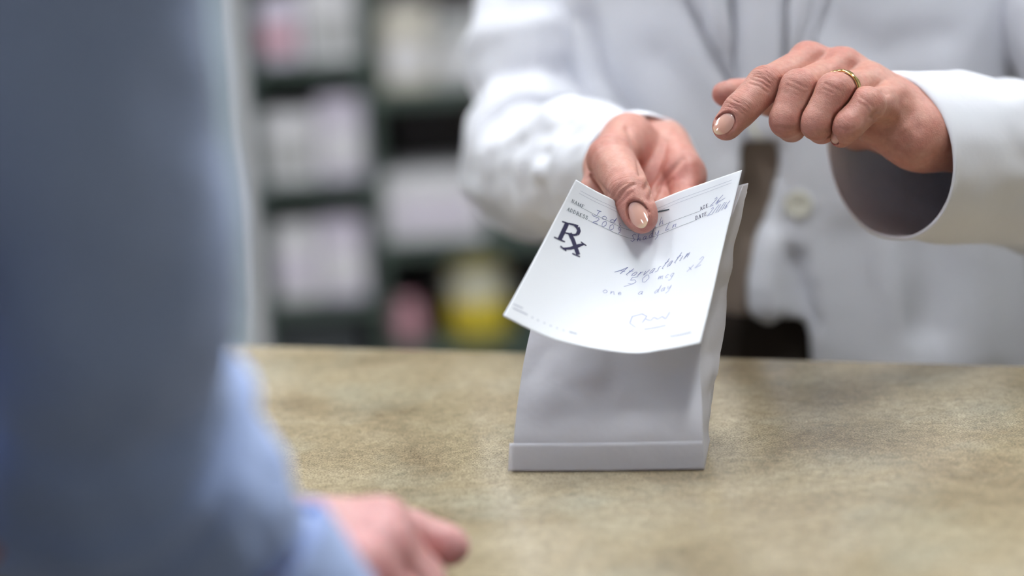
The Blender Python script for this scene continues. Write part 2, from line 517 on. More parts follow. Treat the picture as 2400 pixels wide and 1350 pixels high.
def build_nail(f, parent, mat):
    fr = nail_frame(f); nu, nv = 20, 16
    V, al = [], []
    for i in range(nu + 1):
        for j in range(nv + 1):
            x, y = 2 * i / nu - 1, 2 * j / nv - 1
            # square to rounded outline
            sx = x * (1 - 0.40 * y * y) if x > 0 else x * (1 - 0.36 * y * y)
            sy = y * (1 - 0.27 * x * x)
            V.append(nail_pt(fr, sx * (1.06 if x > 0 else 1.0), sy, 0.00035)); al.append((sx + 1) / 2)
    F = [(i * (nv + 1) + j, (i + 1) * (nv + 1) + j, (i + 1) * (nv + 1) + j + 1, i * (nv + 1) + j + 1) for i in range(nu) for j in range(nv)]
    # orient outward
    v0 = np.cross(V[F[0][1]] - V[F[0][0]], V[F[0][2]] - V[F[0][0]])
    if v0 @ fr[1] < 0: F = [q[::-1] for q in F]
    o = mesh('fingernail', V, F, mat)
    at = o.data.attributes.new('along', 'FLOAT', 'POINT'); at.data.foreach_set('value', np.float32(al))
    solidify(o, 0.0005)
    subsurf(o, 1)
    return o

def hand_mesh(palm, fingers, h, cut=None):
    pts = np.array([p for s in palm for p in (s[0], s[1])] + [j for f in fingers for j in f.J])
    lo, hi = pts.min(0) - 0.022, pts.max(0) + 0.022
    g = Grid(lo, hi, h)
    PD = g.new()
    for s in palm:
        add_cap(g, PD, s[0], s[1], s[2], s[3], s[4] if len(s) > 4 else 0.010, pad=0.03)
    T = PD.copy()
    FS = []
    for f in fingers:
        FD = g.new()
        for i in range(len(f.J) - 1):
            add_cap(g, FD, f.J[i], f.J[i + 1], f.R[i], f.R[i + 1], 0.0022)
        for i in range(1, len(f.J) - 1):       # the phalanx stays full between its joints
            p_, q_ = f.J[i], f.J[i + 1]; rm = 0.5 * (f.R[i] + f.R[i + 1])
            add_cap(g, FD, p_ + (q_ - p_) * 0.28, p_ + (q_ - p_) * 0.78, rm * 1.05, rm * 1.02, 0.003)
        for i in range(1, len(f.J) - 1):
            kn = f.J[i] + unit(f.dorsal) * 0.0007
            add_cap(g, FD, kn, kn, f.R[i] * 1.0, f.R[i] * 1.0, 0.003)
        if f.nail: carve_nail(g, FD, f)
        j = np.array(f.J); r = max(f.R) + 0.02
        sl = g.sl(j.min(0) - r, j.max(0) + r)
        x, y, z = g.pts(sl)
        dm = np.sqrt((x - f.J[0][0]) ** 2 + (y - f.J[0][1]) ** 2 + (z - f.J[0][2]) ** 2)
        k = 0.0016 + (f.kbase - 0.0016) * np.clip(1.25 - dm / 0.026, 0, 1)
        Di = smin(PD[sl], FD[sl], k.astype(np.float32))
        T[sl] = np.minimum(T[sl], Di)
        FS.append((FD, f))
    for (A, fa), (B, fb) in zip(FS, FS[1:]):
        if not (fa.slot and fb.slot): continue
        both = (np.abs(A - B) < 0.003) & (A < 0.004) & (B < 0.004)
        ii = np.argwhere(both)
        if not len(ii): continue
        pp = g.lo + g.h * ii
        da = np.linalg.norm(pp - fa.J[0], axis=1); db = np.linalg.norm(pp - fb.J[0], axis=1)
        w = np.clip((np.minimum(da, db) - 0.016) / 0.010, 0, 1)
        a_ = A[both]; b_ = B[both]
        T[both] = np.maximum(T[both], (0.00055 * w - 0.5 * np.abs(a_ - b_) - (1 - w) * 0.01).astype(np.float32))
    if cut is not None:
        c, n = cut
        x, y, z = g.pts((slice(None),) * 3)
        T = np.maximum(T, ((x - c[0]) * n[0] + (y - c[1]) * n[1] + (z - c[2]) * n[2]).astype(np.float32))
    V, Q = surface_nets(T, g.lo, h)
    V = smooth_np(V, Q, 1, 0.4)
    return V, Q

def seg_dist(V, a, b):
    ba = b - a; h = np.clip(((V - a) @ ba) / (ba @ ba), 0, 1)
    return np.linalg.norm(V - a - h[:, None] * ba, axis=1)

def skin_attrs(V, fingers, spots=()):
    n = len(V)
    blush = np.full(n, 0.12); fold = np.zeros((n, 3)); amt = np.zeros(n)
    near = np.stack([np.min([seg_dist(V, f.J[i], f.J[i + 1]) - 0.5 * (f.R[i] + f.R[i + 1]) for i in range(len(f.J) - 1)], axis=0) for f in fingers])
    own = near.argmin(0)
    for fi, f in enumerate(fingers):
        mine = own == fi
        best = np.full(n, 1e9)
        for i in range(1, len(f.J) - 1):
            J = f.J[i]; a = unit(unit(f.J[i + 1] - J) + unit(J - f.J[i - 1]))
            d = unit(f.dorsal - a * (f.dorsal @ a)); b = np.cross(a, d)
            rel = V - J; ax = rel @ a; la = rel @ b; do = rel @ d
            dist = np.linalg.norm(rel, axis=1)
            mask = f.lines * np.exp(-(ax / 0.0065) ** 2) * np.clip((do / f.R[i] - 0.15) / 0.4, 0, 1) * np.clip((2.0 * f.R[i] - dist) / (0.6 * f.R[i]), 0, 1)
            up_ = mine & (dist < best)
            best = np.where(up_, dist, best)
            fold[up_] = np.stack([ax * 1000 * 0.75, la * 1000 * 0.12, np.full(n, i * 7.3)], 1)[up_]
            amt = np.where(up_, mask, amt)
            blush += 0.38 * np.exp(-(dist / (f.R[i] * 1.3)) ** 2) * np.clip(do / f.R[i] + 0.1, 0, 1)
        dt = np.linalg.norm(V - f.J[-1], axis=1)
        blush += 0.45 * np.exp(-(dt / (f.R[-1] * 1.6)) ** 2)
    for c, r, a in spots:
        blush += a * np.exp(-(np.linalg.norm(V - c, axis=1) / r) ** 2)
    return np.clip(blush, 0, 0.95), fold, amt

def set_attrs(o, blush, fold, amt):
    me = o.data
    me.attributes.new('blush', 'FLOAT', 'POINT').data.foreach_set('value', np.float32(blush))
    me.attributes.new('fold', 'FLOAT_VECTOR', 'POINT').data.foreach_set('vector', np.float32(fold).ravel())
    me.attributes.new('fold_amount', 'FLOAT', 'POINT').data.foreach_set('value', np.float32(amt))


def head_caps(g, D, c, f):
    """skull, jaw, nose, brow, lips and ears round the head centre c, facing the unit direction f"""
    f = unit(f); s = np.cross(f, np.array([0, 0, 1.0])); R_ = [s, f, np.array([0, 0, 1.0])]
    def at(x, y, z): return c + s * x + f * y + np.array([0, 0, z])
    add_ell(g, D, at(0, -0.012, 0.020), R_, (0.072, 0.090, 0.092), 0.02, 0.05)
    add_ell(g, D, at(0, 0.018, -0.045), R_, (0.056, 0.066, 0.070), 0.02, 0.05)
    add_cap(g, D, at(0, 0.078, 0.012), at(0, 0.098, -0.022), 0.008, 0.012, 0.012, 0.04)
    add_cap(g, D, at(-0.03, 0.070, 0.024), at(0.03, 0.070, 0.024), 0.012, 0.012, 0.012, 0.04)
    add_cap(g, D, at(-0.016, 0.080, -0.056), at(0.016, 0.080, -0.056), 0.008, 0.008, 0.008, 0.04)
    add_cap(g, D, at(0, 0.066, -0.096), at(0, 0.070, -0.092), 0.016, 0.016, 0.012, 0.04)
    for k in (-1, 1):
        add_ell(g, D, at(k * 0.032, 0.070, 0.004), R_, (0.013, 0.012, 0.011), 0.004, 0.03)
        add_ell(g, D, at(k * 0.074, -0.005, -0.010), R_, (0.008, 0.017, 0.030), 0.006, 0.04)

def hair_mesh(c, f, back):
    f = unit(f); s = np.cross(f, np.array([0, 0, 1.0])); R_ = [s, f, np.array([0, 0, 1.0])]
    g = Grid(c - 0.17, c + 0.15, 0.006); D = g.new()
    add_ell(g, D, c - f * 0.018 + np.array([0, 0, 0.026]), R_, (0.082, 0.096, 0.097), 0.02, 0.06)
    add_ell(g, D, c - f * 0.055 + np.array([0, 0, -0.03]), R_, (0.070, 0.058, back), 0.03, 0.06)
    x, y, z = g.pts((slice(None),) * 3)
    fx = (x - c[0]) * f[0] + (y - c[1]) * f[1]; zz = z - c[2]
    face = np.maximum(0.030 - fx, zz - 0.062).astype(np.float32)
    D = np.maximum(D, -face)
    D = D + (0.002 * np.sin(160 * ((x - c[0]) * s[0] + (y - c[1]) * s[1]) + 20 * zz)).astype(np.float32)
    V, Q = surface_nets(D, g.lo, g.h)
    return mesh_np('hair', smooth_np(V, Q, 1), Q, M['hair'])
# ================================================================== the pharmacist
HV = 0.0007             # voxel of the hands
person = empty('person', P(1850, 840, 1.62) * np.array([1, 1, 0]) + np.array([0, 0, -LIFT]),
               'person in a white lab coat behind the counter, holding a bag and pointing at it', 'person')

# --- pointing hand (her left)
up_n = cdir(0.15, 0.9, -0.45)
R_index = Finger([P(1897, 152, 1.300), P(1794, 198, 1.266), P(1734, 260, 1.2565), P(1700, 299, 1.2535)],
                 [0.0108, 0.0089, 0.0079, 0.0065], cdir(-0.45, 0.75, -0.55),
                 nail=dict(n=cdir(-0.28, 0.20, -0.94), L=0.0132, W=0.0106, fwd=1.16), lines=1.0)
R_middle = Finger([P(1977, 168, 1.297), P(1872, 207, 1.258), P(1843, 284, 1.254), P(1858, 303, 1.272)],
                  [0.0106, 0.0092, 0.0080, 0.0064], cdir(-0.35, 0.5, -0.8), lines=0.35)
R_ring = Finger([P(2036, 204, 1.290), P(1957, 214, 1.250), P(1914, 290, 1.248), P(1928, 307, 1.266)],
                [0.0102, 0.0091, 0.0078, 0.0064], cdir(-0.3, 0.5, -0.8), lines=0.35)
R_pinky = Finger([P(2086, 243, 1.282), P(2031, 246, 1.248), P(1986, 296, 1.243), P(1970, 319, 1.250)],
                 [0.0096, 0.0086, 0.0072, 0.0054], cdir(-0.3, 0.5, -0.8),
                 nail=dict(n=cdir(-0.75, -0.2, -0.62), L=0.0085, W=0.0075, fwd=0.6), lines=0.35)
R_thumb = Finger([P(2010, 300, 1.335), P(1890, 250, 1.335), P(1782, 222, 1.326), P(1697, 220, 1.318)],
                 [0.0125, 0.0105, 0.0092, 0.0066], cdir(-0.2, 0.8, 0.5),
                 nail=dict(n=cdir(-0.25, 0.8, 0.5), L=0.0115, W=0.0105, fwd=0.45))
rf = [R_index, R_middle, R_ring, R_pinky, R_thumb]
wristR = P(2165, 312, 1.302)
elbowR = P(2690, 330, 1.490)
midR = wristR + (elbowR - wristR) * 0.35
palmR = [
    (R_index.J[0], P(2110, 262, 1.302), 0.0104, 0.0150),
    (R_middle.J[0], P(2118, 272, 1.300), 0.0104, 0.0150),
    (R_ring.J[0], P(2130, 285, 1.294), 0.0100, 0.0140),
    (R_pinky.J[0], P(2140, 300, 1.288), 0.0100, 0.0140),
    (P(1940, 205, 1.310), P(2090, 280, 1.302), 0.011, 0.013),
    (P(2050, 290, 1.284), P(2140, 330, 1.286), 0.0115, 0.0150, 0.008),
    (P(2020, 290, 1.325), P(2130, 318, 1.312), 0.012, 0.015),
    (P(2110, 285, 1.298), wristR, 0.0165, 0.0175),
    (wristR, midR, 0.0180, 0.0230),
    (P(2150, 318, 1.285), midR, 0.0140, 0.0200),
]
axR = unit(midR - wristR)
VR, QR = hand_mesh(palmR, rf, HV, cut=(midR - axR * 0.012, axR))
VR = sculpt(VR, QR, [
    # extensor tendons and the hollows between the knuckles
    ([(1880, 112), (1900, 118)], 22, -1.2), ([(1965, 128), (1985, 130)], 20, -1.4),
    ([(1935, 135), (1960, 165)], 14, 1.2), ([(2010, 160), (2025, 185)], 12, 0.6),
    ([(1985, 132), (2080, 200), (2130, 250)], 12, -0.5),
    # wrist hollow and the ridge of the ulna
    ([(2120, 235), (2150, 300)], 16, 0.9), ([(2085, 235), (2115, 300)], 14, -0.8),
    # folds by the little finger
    ([(2068, 214), (2078, 222)], 4, 0.6), ([(2040, 275), (2052, 262)], 4, 0.8), ([(2048, 278), (2075, 282)], 6, 0.7),
    # joint creases of the index finger
    ([(1768, 178), (1790, 184), (1806, 196)], 3.0, 0.55), ([(1762, 186), (1786, 194), (1802, 206)], 2.6, 0.5),
    ([(1757, 196), (1780, 202), (1798, 216)], 2.6, 0.45), ([(1775, 172), (1795, 176), (1812, 188)], 3, 0.4),
    ([(1712, 244), (1732, 250), (1748, 262)], 2.4, 0.45), ([(1708, 250), (1728, 256), (1744, 270)], 2.4, 0.45),
    ([(1718, 236), (1738, 242), (1754, 254)], 2.4, 0.35),
    ([(1848, 186), (1870, 196), (1890, 206)], 3, 0.3), ([(1845, 200), (1866, 208), (1884, 218)], 3, 0.25),
    ([(1934, 196), (1954, 206), (1972, 214)], 3, 0.3), ([(1930, 208), (1950, 218)], 3, 0.25),
    ([(2018, 228), (2036, 240), (2046, 252)], 3, 0.35), ([(2012, 240), (2030, 250), (2038, 262)], 3, 0.3),
    ([(1822, 296), (1845, 302), (1868, 300)], 3, 0.3), ([(1890, 308), (1915, 316), (1940, 306)], 3, 0.3),
    ([(1962, 300), (1985, 306), (2002, 300)], 3, 0.3),
])

# --- holding hand (her right), thumb over the prescription, fingers behind the bag
L_thumb = Finger([P(1474, 322, 1.345), P(1432, 374, 1.303), P(1474, 450, 1.264), P(1505, 512, 1.2530)],
                 [0.0135, 0.0122, 0.0102, 0.0078], cdir(-0.35, 0.45, -0.8), kbase=0.010,
                 nail=dict(n=cdir(-0.34, 0.20, -0.92), L=0.0165, W=0.0110, fwd=1.25))
L_index = Finger([P(1420, 392, 1.330), P(1402, 452, 1.304), P(1425, 540, 1.296), P(1450, 590, 1.293)],
                 [0.0112, 0.0098, 0.0085, 0.0070], cdir(-0.5, -0.3, 0.8))
L_middle = Finger([P(1480, 425, 1.338), P(1468, 500, 1.306), P(1492, 590, 1.297), P(1510, 640, 1.294)],
                  [0.0112, 0.0098, 0.0085, 0.0070], cdir(-0.2, -0.3, 0.9))
L_ring = Finger([P(1545, 432, 1.336), P(1545, 505, 1.308), P(1560, 590, 1.298), P(1568, 635, 1.296)],
                [0.0110, 0.0095, 0.0082, 0.0068], cdir(0, -0.3, 0.9))
L_pinky = Finger([P(1598, 418, 1.328), P(1606, 480, 1.308), P(1612, 550, 1.300), P(1614, 590, 1.298)],
                 [0.0105, 0.0085, 0.0072, 0.0060], cdir(0.2, -0.3, 0.9))
lf = [L_thumb, L_index, L_middle, L_ring, L_pinky]
wristL = P(1512, 352, 1.390)
elbowL = P(1250, 392, 1.575)
midL = wristL + (elbowL - wristL) * 0.35
palmL = [
    (L_index.J[0], P(1480, 352, 1.372), 0.0105, 0.0135),
    (L_middle.J[0], P(1500, 352, 1.374), 0.0110, 0.0135),
    (L_ring.J[0], P(1520, 352, 1.374), 0.0110, 0.0135),
    (L_pinky.J[0], P(1548, 355, 1.370), 0.0108, 0.0135),
    (P(1470, 338, 1.348), P(1446, 372, 1.316), 0.0140, 0.0128),          # ball of the thumb
    (P(1560, 342, 1.362), P(1604, 404, 1.330), 0.0120, 0.0098),           # heel of the hand
    (P(1500, 346, 1.372), wristL, 0.0160, 0.0175),
    (P(1545, 350, 1.370), wristL, 0.0140, 0.0165),
    (wristL, midL, 0.0175, 0.0230),
]
axL = unit(midL - wristL)
VL, QL = hand_mesh(palmL, lf, HV, cut=(midL - axL * 0.012, axL))
VL = sculpt(VL, QL, [
    ([(1470, 300), (1487, 330), (1498, 365), (1503, 405)], 7, 1.6),        # crease round the ball of the thumb
    ([(1560, 330), (1556, 370), (1535, 410), (1515, 440)], 7, 1.0),
    ([(1600, 372), (1570, 405), (1540, 440), (1525, 465)], 8, 1.2),
    ([(1548, 425), (1530, 470)], 4, 0.6), ([(1575, 420), (1545, 450)], 5, 0.5),
    ([(1620, 385), (1630, 420)], 16, -1.5),
    ([(1412, 362), (1416, 372)], 22, -1.2),                                # thumb knuckle
    ([(1440, 474), (1452, 462), (1466, 444), (1486, 432)], 4.5, 0.9),      # fold across the thumb joint
    ([(1436, 462), (1448, 442), (1468, 430)], 4, 0.5), ([(1446, 484), (1462, 468), (1480, 452)], 3.5, 0.4),
    ([(1470, 440), (1490, 452)], 16, -0.7), ([(1455, 405), (1480, 410)], 20, 0.6),
    ([(1384, 400), (1396, 425), (1425, 455)], 5, 1.0),
])

# --- torso and arms under the coat, coarser, cut where the hands begin
T0 = P(1850, 300, 1.640)
def TP(dx, dy, dz): return T0 + np.array([dx, dy, dz])
shR = P(2470, -120, 1.615); shL = P(1315, -100, 1.65)
gb = Grid(TP(-0.30, -0.30, -0.62), TP(0.36, 0.16, 0.66), 0.006)
BD = gb.new()
add_ell(gb, BD, TP(0, 0.0, 0.03), np.eye(3), (0.138, 0.075, 0.20), 0.03, 0.06)
add_ell(gb, BD, TP(0, 0.0, -0.20), np.eye(3), (0.145, 0.085, 0.22), 0.03, 0.06)
add_cap(gb, BD, TP(0, 0.01, 0.18), TP(0, 0.0, 0.32), 0.050, 0.048, 0.03, 0.06)
add_cap(gb, BD, shL, TP(-0.02, 0.01, 0.15), 0.032, 0.050, 0.03, 0.06)
add_cap(gb, BD, shR, TP(0.02, 0.01, 0.15), 0.032, 0.050, 0.03, 0.06)
add_cap(gb, BD, shL, P(1256, 120, 1.628), 0.031, 0.029, 0.02, 0.05); add_cap(gb, BD, P(1256, 120, 1.628), elbowL, 0.029, 0.024, 0.02, 0.05); add_cap(gb, BD, elbowL, midL, 0.025, 0.023, 0.012, 0.05)
add_cap(gb, BD, shR, P(2545, 60, 1.560), 0.031, 0.030, 0.02, 0.05); add_cap(gb, BD, P(2545, 60, 1.560), elbowR, 0.030, 0.027, 0.02, 0.05); add_cap(gb, BD, elbowR, midR, 0.030, 0.023, 0.012, 0.05)
hdc = TP(0, -0.035, 0.44); hdf = np.array([-0.25, -1.0, -0.25]); hdf2 = np.array([-0.25, -1.0, 0])
add_cap(gb, BD, TP(0, 0.01, 0.27), hdc - [0, -0.015, 0.05], 0.048, 0.048, 0.02, 0.06)
head_caps(gb, BD, hdc, hdf2)
def cutplane(g, D, c, n, r):
    sl = g.sl(np.asarray(c) - r, np.asarray(c) + r)
    x, y, z = g.pts(sl)
    D[sl] = np.maximum(D[sl], ((x - c[0]) * n[0] + (y - c[1]) * n[1] + (z - c[2]) * n[2]).astype(np.float32))
cutplane(gb, BD, midR - axR * 0.006, -axR, 0.05); cutplane(gb, BD, midL - axL * 0.006, -axL, 0.05)
VB, QB = surface_nets(BD, gb.lo, gb.h)
VB = smooth_np(VB, QB, 2)

# one mesh; the flat ends at the forearms are opened and sewn together
Vall = np.concatenate([VR, VL, VB]); Qall = np.concatenate([QR, QL + len(VR), QB + len(VR) + len(VL)])
bl, fo, am = np.full(len(Vall), 0.12), np.zeros((len(Vall), 3)), np.zeros(len(Vall))
a_ = skin_attrs(VR, rf, spots=[(P(1892, 112, 1.29), 0.010, 0.35), (P(1975, 128, 1.29), 0.010, 0.4), (P(2160, 340, 1.29), 0.03, 0.2)])
n0, n1 = 0, len(VR); bl[n0:n1], fo[n0:n1], am[n0:n1] = a_
a_ = skin_attrs(VL, lf, spots=[(P(1560, 400, 1.32), 0.020, 0.28), (P(1630, 420, 1.31), 0.014, 0.30), (P(1530, 450, 1.32), 0.02, 0.25), (P(1411, 366, 1.30), 0.010, 0.3), (P(1500, 340, 1.34), 0.02, 0.25)])
n0, n1 = n1, n1 + len(VL); bl[n0:n1], fo[n0:n1], am[n0:n1] = a_
body = mesh_np('body', Vall, Qall, M['skin'])
set_attrs(body, bl, fo, am)
bm = bmesh.new(); bm.from_mesh(body.data)
for c, n in ((midR, axR), (midL, axL)):
    loops = []
    for off in (-0.012, -0.006):
        pc = c + n * off
        kill = [f for f in bm.faces if all(abs(float((np.array(v.co) - pc) @ n)) < (0.0007 if off == -0.012 else 0.0035) and np.linalg.norm(np.array(v.co) - pc) < 0.06 for v in f.verts)
                and abs(float(np.array(f.normal) @ n)) > 0.6]
        bmesh.ops.delete(bm, geom=kill, context='FACES')
    bnd = [e for e in bm.edges if e.is_boundary and np.linalg.norm(np.array(e.verts[0].co) - (c - n * 0.009)) < 0.06]
    try:
        bmesh.ops.bridge_loops(bm, edges=bnd)
    except Exception as ex:
        print('bridge', ex)
loose = [v for v in bm.verts if not v.link_faces]
bmesh.ops.delete(bm, geom=loose, context='VERTS')
for f in bm.faces: f.smooth = True
bm.to_mesh(body.data); bm.free()
put(body, person)
put(hair_mesh(hdc, hdf2, 0.10), person)
for f in rf + lf:
    if f.nail:
        nl = build_nail(f, body, M['nail'])
        nl['label'] = 'glossy nude pink fingernail'
        nl.parent = body

# --- gold band on the ring finger
def ring_band():
    a0, a1 = R_ring.J[0], R_ring.J[1]
    ax = unit(a1 - a0); c = a0 + (a1 - a0) * 0.83
    e1 = unit(np.cross(ax, np.array([0, 0, 1.0]))); e2 = np.cross(ax, e1)
    r = 0.0100; prof = [(-0.0021, 0.0), (-0.0019, 0.0007), (-0.0009, 0.0011), (0, 0.00085), (0.0009, 0.0011), (0.0019, 0.0007), (0.0021, 0.0), (0.0, -0.0003)]
    V, F = [], []
    n = 96
    for i in range(n):
        th = 2 * math.pi * i / n
        for k, (u, w) in enumerate(prof):
            wob = 0.00022 * math.sin(10 * th) if 1 <= k <= 5 else 0     # the twisted facets of the band
            V.append(c + ax * (u + wob * 2) + (e1 * math.cos(th) + e2 * math.sin(th)) * (r + w + (wob if k == 3 else 0)))
    m = len(prof)
    for i in range(n):
        for k in range(m):
            F.append((i * m + k, i * m + (k + 1) % m, ((i + 1) % n) * m + (k + 1) % m, ((i + 1) % n) * m + k))
    o = mesh('finger_ring', V, F, M['gold'])
    o['label'] = 'gold band on the ring finger'
    bmx = bmesh.new(); bmx.from_mesh(o.data); bmesh.ops.recalc_face_normals(bmx, faces=bmx.faces); bmx.to_mesh(o.data); bmx.free()
    return put(o, person)
ring_band()
# ------------------------------------------------------------------ clothing of the pharmacist
TC = T0.copy()                                      # centre of the torso
def torso_axes(z):
    # half width and half depth of the coat over its height (z relative to TC)
    zs = [-0.62, -0.35, -0.16, -0.05, 0.08, 0.16, 0.22, 0.28, 0.40]
    a = np.interp(z, zs, [0.205, 0.19, 0.168, 0.155, 0.158, 0.152, 0.120, 0.066, 0.058])
    b = np.interp(z, zs, [0.150, 0.135, 0.118, 0.108, 0.106, 0.098, 0.082, 0.064, 0.056])
    return a, b
def coat_field(g, shrink, arms=True):
    x, y, z = g.pts((slice(None),) * 3)
    zz = (z - TC[2]); a, b = torso_axes(zz)
    a = a - shrink; b = b - shrink
    X, Y = (x - TC[0]) / a, (y - TC[1]) / b
    k = (np.abs(X) ** 2.3 + np.abs(Y) ** 2.3) ** (1 / 2.3)
    D = ((k - 1) * b * 0.9).astype(np.float32)
    # slow drape folds running down the cloth
    th = np.arctan2(x - TC[0], -(y - TC[1]))
    am = np.clip((0.10 - zz) / 0.3, 0, 1)
    D = D - (0.004 * am * np.sin(9 * th + 2.5 * np.sin(zz * 9)) + 0.003 * am * np.sin(17 * th + 1.3 + zz * 6)).astype(np.float32)
    return D
gc = Grid(TC + np.array([-0.27, -0.19, -0.60]), TC + np.array([0.27, 0.19, 0.29]), 0.0045)
D1 = coat_field(gc, 0.0)
for sh, s in ((shR, 1), (shL, -1)):
    add_cap(gc, D1, sh + np.array([-s * 0.005, 0, 0.01]), TC + np.array([s * 0.03, 0.0, 0.18]), 0.052, 0.058, 0.03, 0.06)
x, y, z = gc.pts((slice(None),) * 3)
inner = coat_field(gc, 0.011)
D1 = np.maximum(D1, -inner)
# the front opening: closed at the chest, parting below the second button
zz = z - TC[2]
zpx = lambda py: (P(1790, py, 1.53) - TC)[2]
xpx = lambda px, py: (P(px, py, 1.53) - TC)[0]
zs = [zpx(v) for v in (1400, 778, 764, 700, 600, 470, 400, 345, 325)]
lo_ = [xpx(v, q) for v, q in ((1560, 1400), (1650, 778), (1680, 764), (1690, 700), (1708, 600), (1733, 470), (1740, 400), (1745, 345), (1788, 325))]
hi_ = [xpx(v, q) for v, q in ((1960, 1400), (1905, 778), (1768, 764), (1758, 700), (1772, 600), (1816, 470), (1832, 400), (1826, 345), (1788, 325))]
lo_x, hi_x = np.interp(zz, zs, lo_), np.interp(zz, zs, hi_)
cxg = 0.5 * (lo_x + hi_x); hwg = 0.5 * (hi_x - lo_x)
slit = np.where(zz < zs[-1], np.maximum(np.abs(x - TC[0] - cxg) - hwg, (y - TC[1]) + 0.02), 1.0)
D1 = np.maximum(D1, -slit.astype(np.float32))
V1, Q1 = surface_nets(D1, gc.lo, gc.h)
V1 = smooth_np(V1, Q1, 2)
# sewn edges, lapels and creases
V1 = sculpt(V1, Q1, [
    ([(1612, -60), (1650, 60), (1722, 190), (1760, 330)], 20, 9.0, (0, 1.66)),
    ([(1930, -60), (1905, 40), (1860, 160)], 20, 9.0, (0, 1.66)),
    ([(1700, -60), (1712, 60), (1718, 180)], 18, 9.0, (0, 1.66)),
    ([(1640, -60), (1690, 90), (1740, 220)], 20, -2.5, (0, 1.66)),
    ([(1835, 345), (1845, 480), (1850, 620)], 12, 2.0, (0, 1.66)),
    ([(1868, 600), (1880, 670), (1900, 760)], 15, 11.0, (0, 1.66)),
    ([(1815, 560), (1800, 680), (1800, 780)], 30, -8.0, (0, 1.66)),
    ([(2190, 560), (2200, 640), (2185, 760)], 55, 9.0, (0, 1.7)),
    ([(2290, 560), (2300, 690), (2320, 830)], 45, -6.0, (0, 1.7)),
    ([(2000, 560), (2040, 700), (2080, 860)], 45, 4.0, (0, 1.7)),
    ([(1370, 40), (1410, 170), (1480, 280)], 24, 12.0, (0, 1.75)),
    ([(1960, 60), (2060, 120), (2200, 80)], 40, 3.0, (0, 1.7)),
    ([(1540, 130), (1640, 260), (1700, 360)], 40, 3.0, (0, 1.7)),
])

def tube(path, n=72, seg=None, wob=None):
    """path: list of (centre, b dir, u dir, rb, ru); returns verts, faces of an open tube"""
    V, F = [], []
    for i, (c, b, u, rb, ru) in enumerate(path):
        for k in range(n):
            th = 2 * math.pi * k / n
            w = wob(i / (len(path) - 1), th) if wob else 0.0
            d = b * math.cos(th) * (rb + w) + u * math.sin(th) * (ru + w)
            V.append(c + d)
    for i in range(len(path) - 1):
        for k in range(n):
            F.append((i * n + k, i * n + (k + 1) % n, (i + 1) * n + (k + 1) % n, (i + 1) * n + k))
    return V, F

def cr(pts, t):         # Catmull-Rom through equally spaced keys, t in 0..1
    pts = np.asarray(pts, float); m = len(pts) - 1
    s = min(max(t, 0), 1) * m; i = min(int(s), m - 1); f = s - i
    p0, p1, p2, p3 = pts[max(i - 1, 0)], pts[i], pts[i + 1], pts[min(i + 2, m)]
    return 0.5 * ((2 * p1) + (-p0 + p2) * f + (2 * p0 - 5 * p1 + 4 * p2 - p3) * f * f + (-p0 + 3 * p1 - 3 * p2 + p3) * f ** 3)

def sleeve(keys, n=72, rings=90, wob=None, first=None):
    """keys: (centre, rb, ru). first: (b, u) axes of the cuff ring, carried along by parallel transport"""
    cs = [k[0] for k in keys]; rr = [(k[1], k[2]) for k in keys]
    C_ = [cr(cs, i / (rings - 1)) for i in range(rings)]
    R_ = [cr(rr, i / (rings - 1)) for i in range(rings)]
    b, u = first
    path = []
    T_prev = np.cross(u, b)
    for i in range(rings):
        t = unit(C_[min(i + 1, rings - 1)] - C_[max(i - 1, 0)])
        if i == 0:
            b_, u_ = unit(b), unit(u)
        else:
            # blend from the cuff's own plane to the plane across the path
            u_ = unit(u_ - t * (u_ @ t) * min(1, i / 8)); b_ = unit(b_ - u_ * (b_ @ u_)); b_ = unit(b_ - t * (b_ @ t) * min(1, i / 8))
        path.append((C_[i], b_, u_, R_[i][0], R_[i][1]))
    return tube(path, n, wob=wob)

def folds(seed, amp, n1=5, n2=3, crease=()):
    def f(s, th):
        v = amp * (0.8 * mnoise.noise(Vector((math.cos(th) * 1.3 + seed, math.sin(th) * 1.3, s * n1))) +
                   0.4 * mnoise.noise(Vector((math.cos(th) * 3 + seed, math.sin(th) * 3, s * n1 * 2.2 + 5))))
        for (s0, w, a, tw) in crease:
            v += a * math.exp(-((s - s0 - tw * math.sin(th + seed)) / w) ** 2)
        return v * min(1, 0.12 + s * 6)
    return f

al = math.radians(42)
aR = cdir(-math.cos(al), 0.0, -math.sin(al))            # the way the cuff opens
bR = cdir(math.sin(al), 0.0, -math.cos(al)); uR = cdir(-0.15, 0.98, 0.02)
c0 = P(2084, 366, 1.305)
keysR = [(c0, 0.0440, 0.0462), (c0 - aR * 0.05 + np.array([0, 0, .001]), 0.0450, 0.0465), (c0 - aR * 0.11, 0.047, 0.048), (c0 - aR * 0.17, 0.050, 0.050),
         (P(2700, 300, 1.495), 0.055, 0.056), (P(2560, 70, 1.56), 0.058, 0.058), (P(2480, -120, 1.61), 0.058, 0.058), (P(2330, -215, 1.635), 0.052, 0.052), (P(2150, -200, 1.64), 0.045, 0.045)]
VS1, FS1 = sleeve(keysR, wob=folds(3.1, 0.006, 9, crease=[(0.30, 0.02, 0.003, 0.03), (0.40, 0.03, -0.004, 0.03), (0.55, 0.02, 0.004, 0.03), (0.62, 0.02, -0.004, 0.02)]), first=(bR, uR))
c1 = P(1506, 388, 1.356)
aL = unit(c1 - P(1330, 400, 1.50))
bL = unit(np.cross(np.array([0, 0, 1.0]), aL)); uL = np.cross(aL, bL)
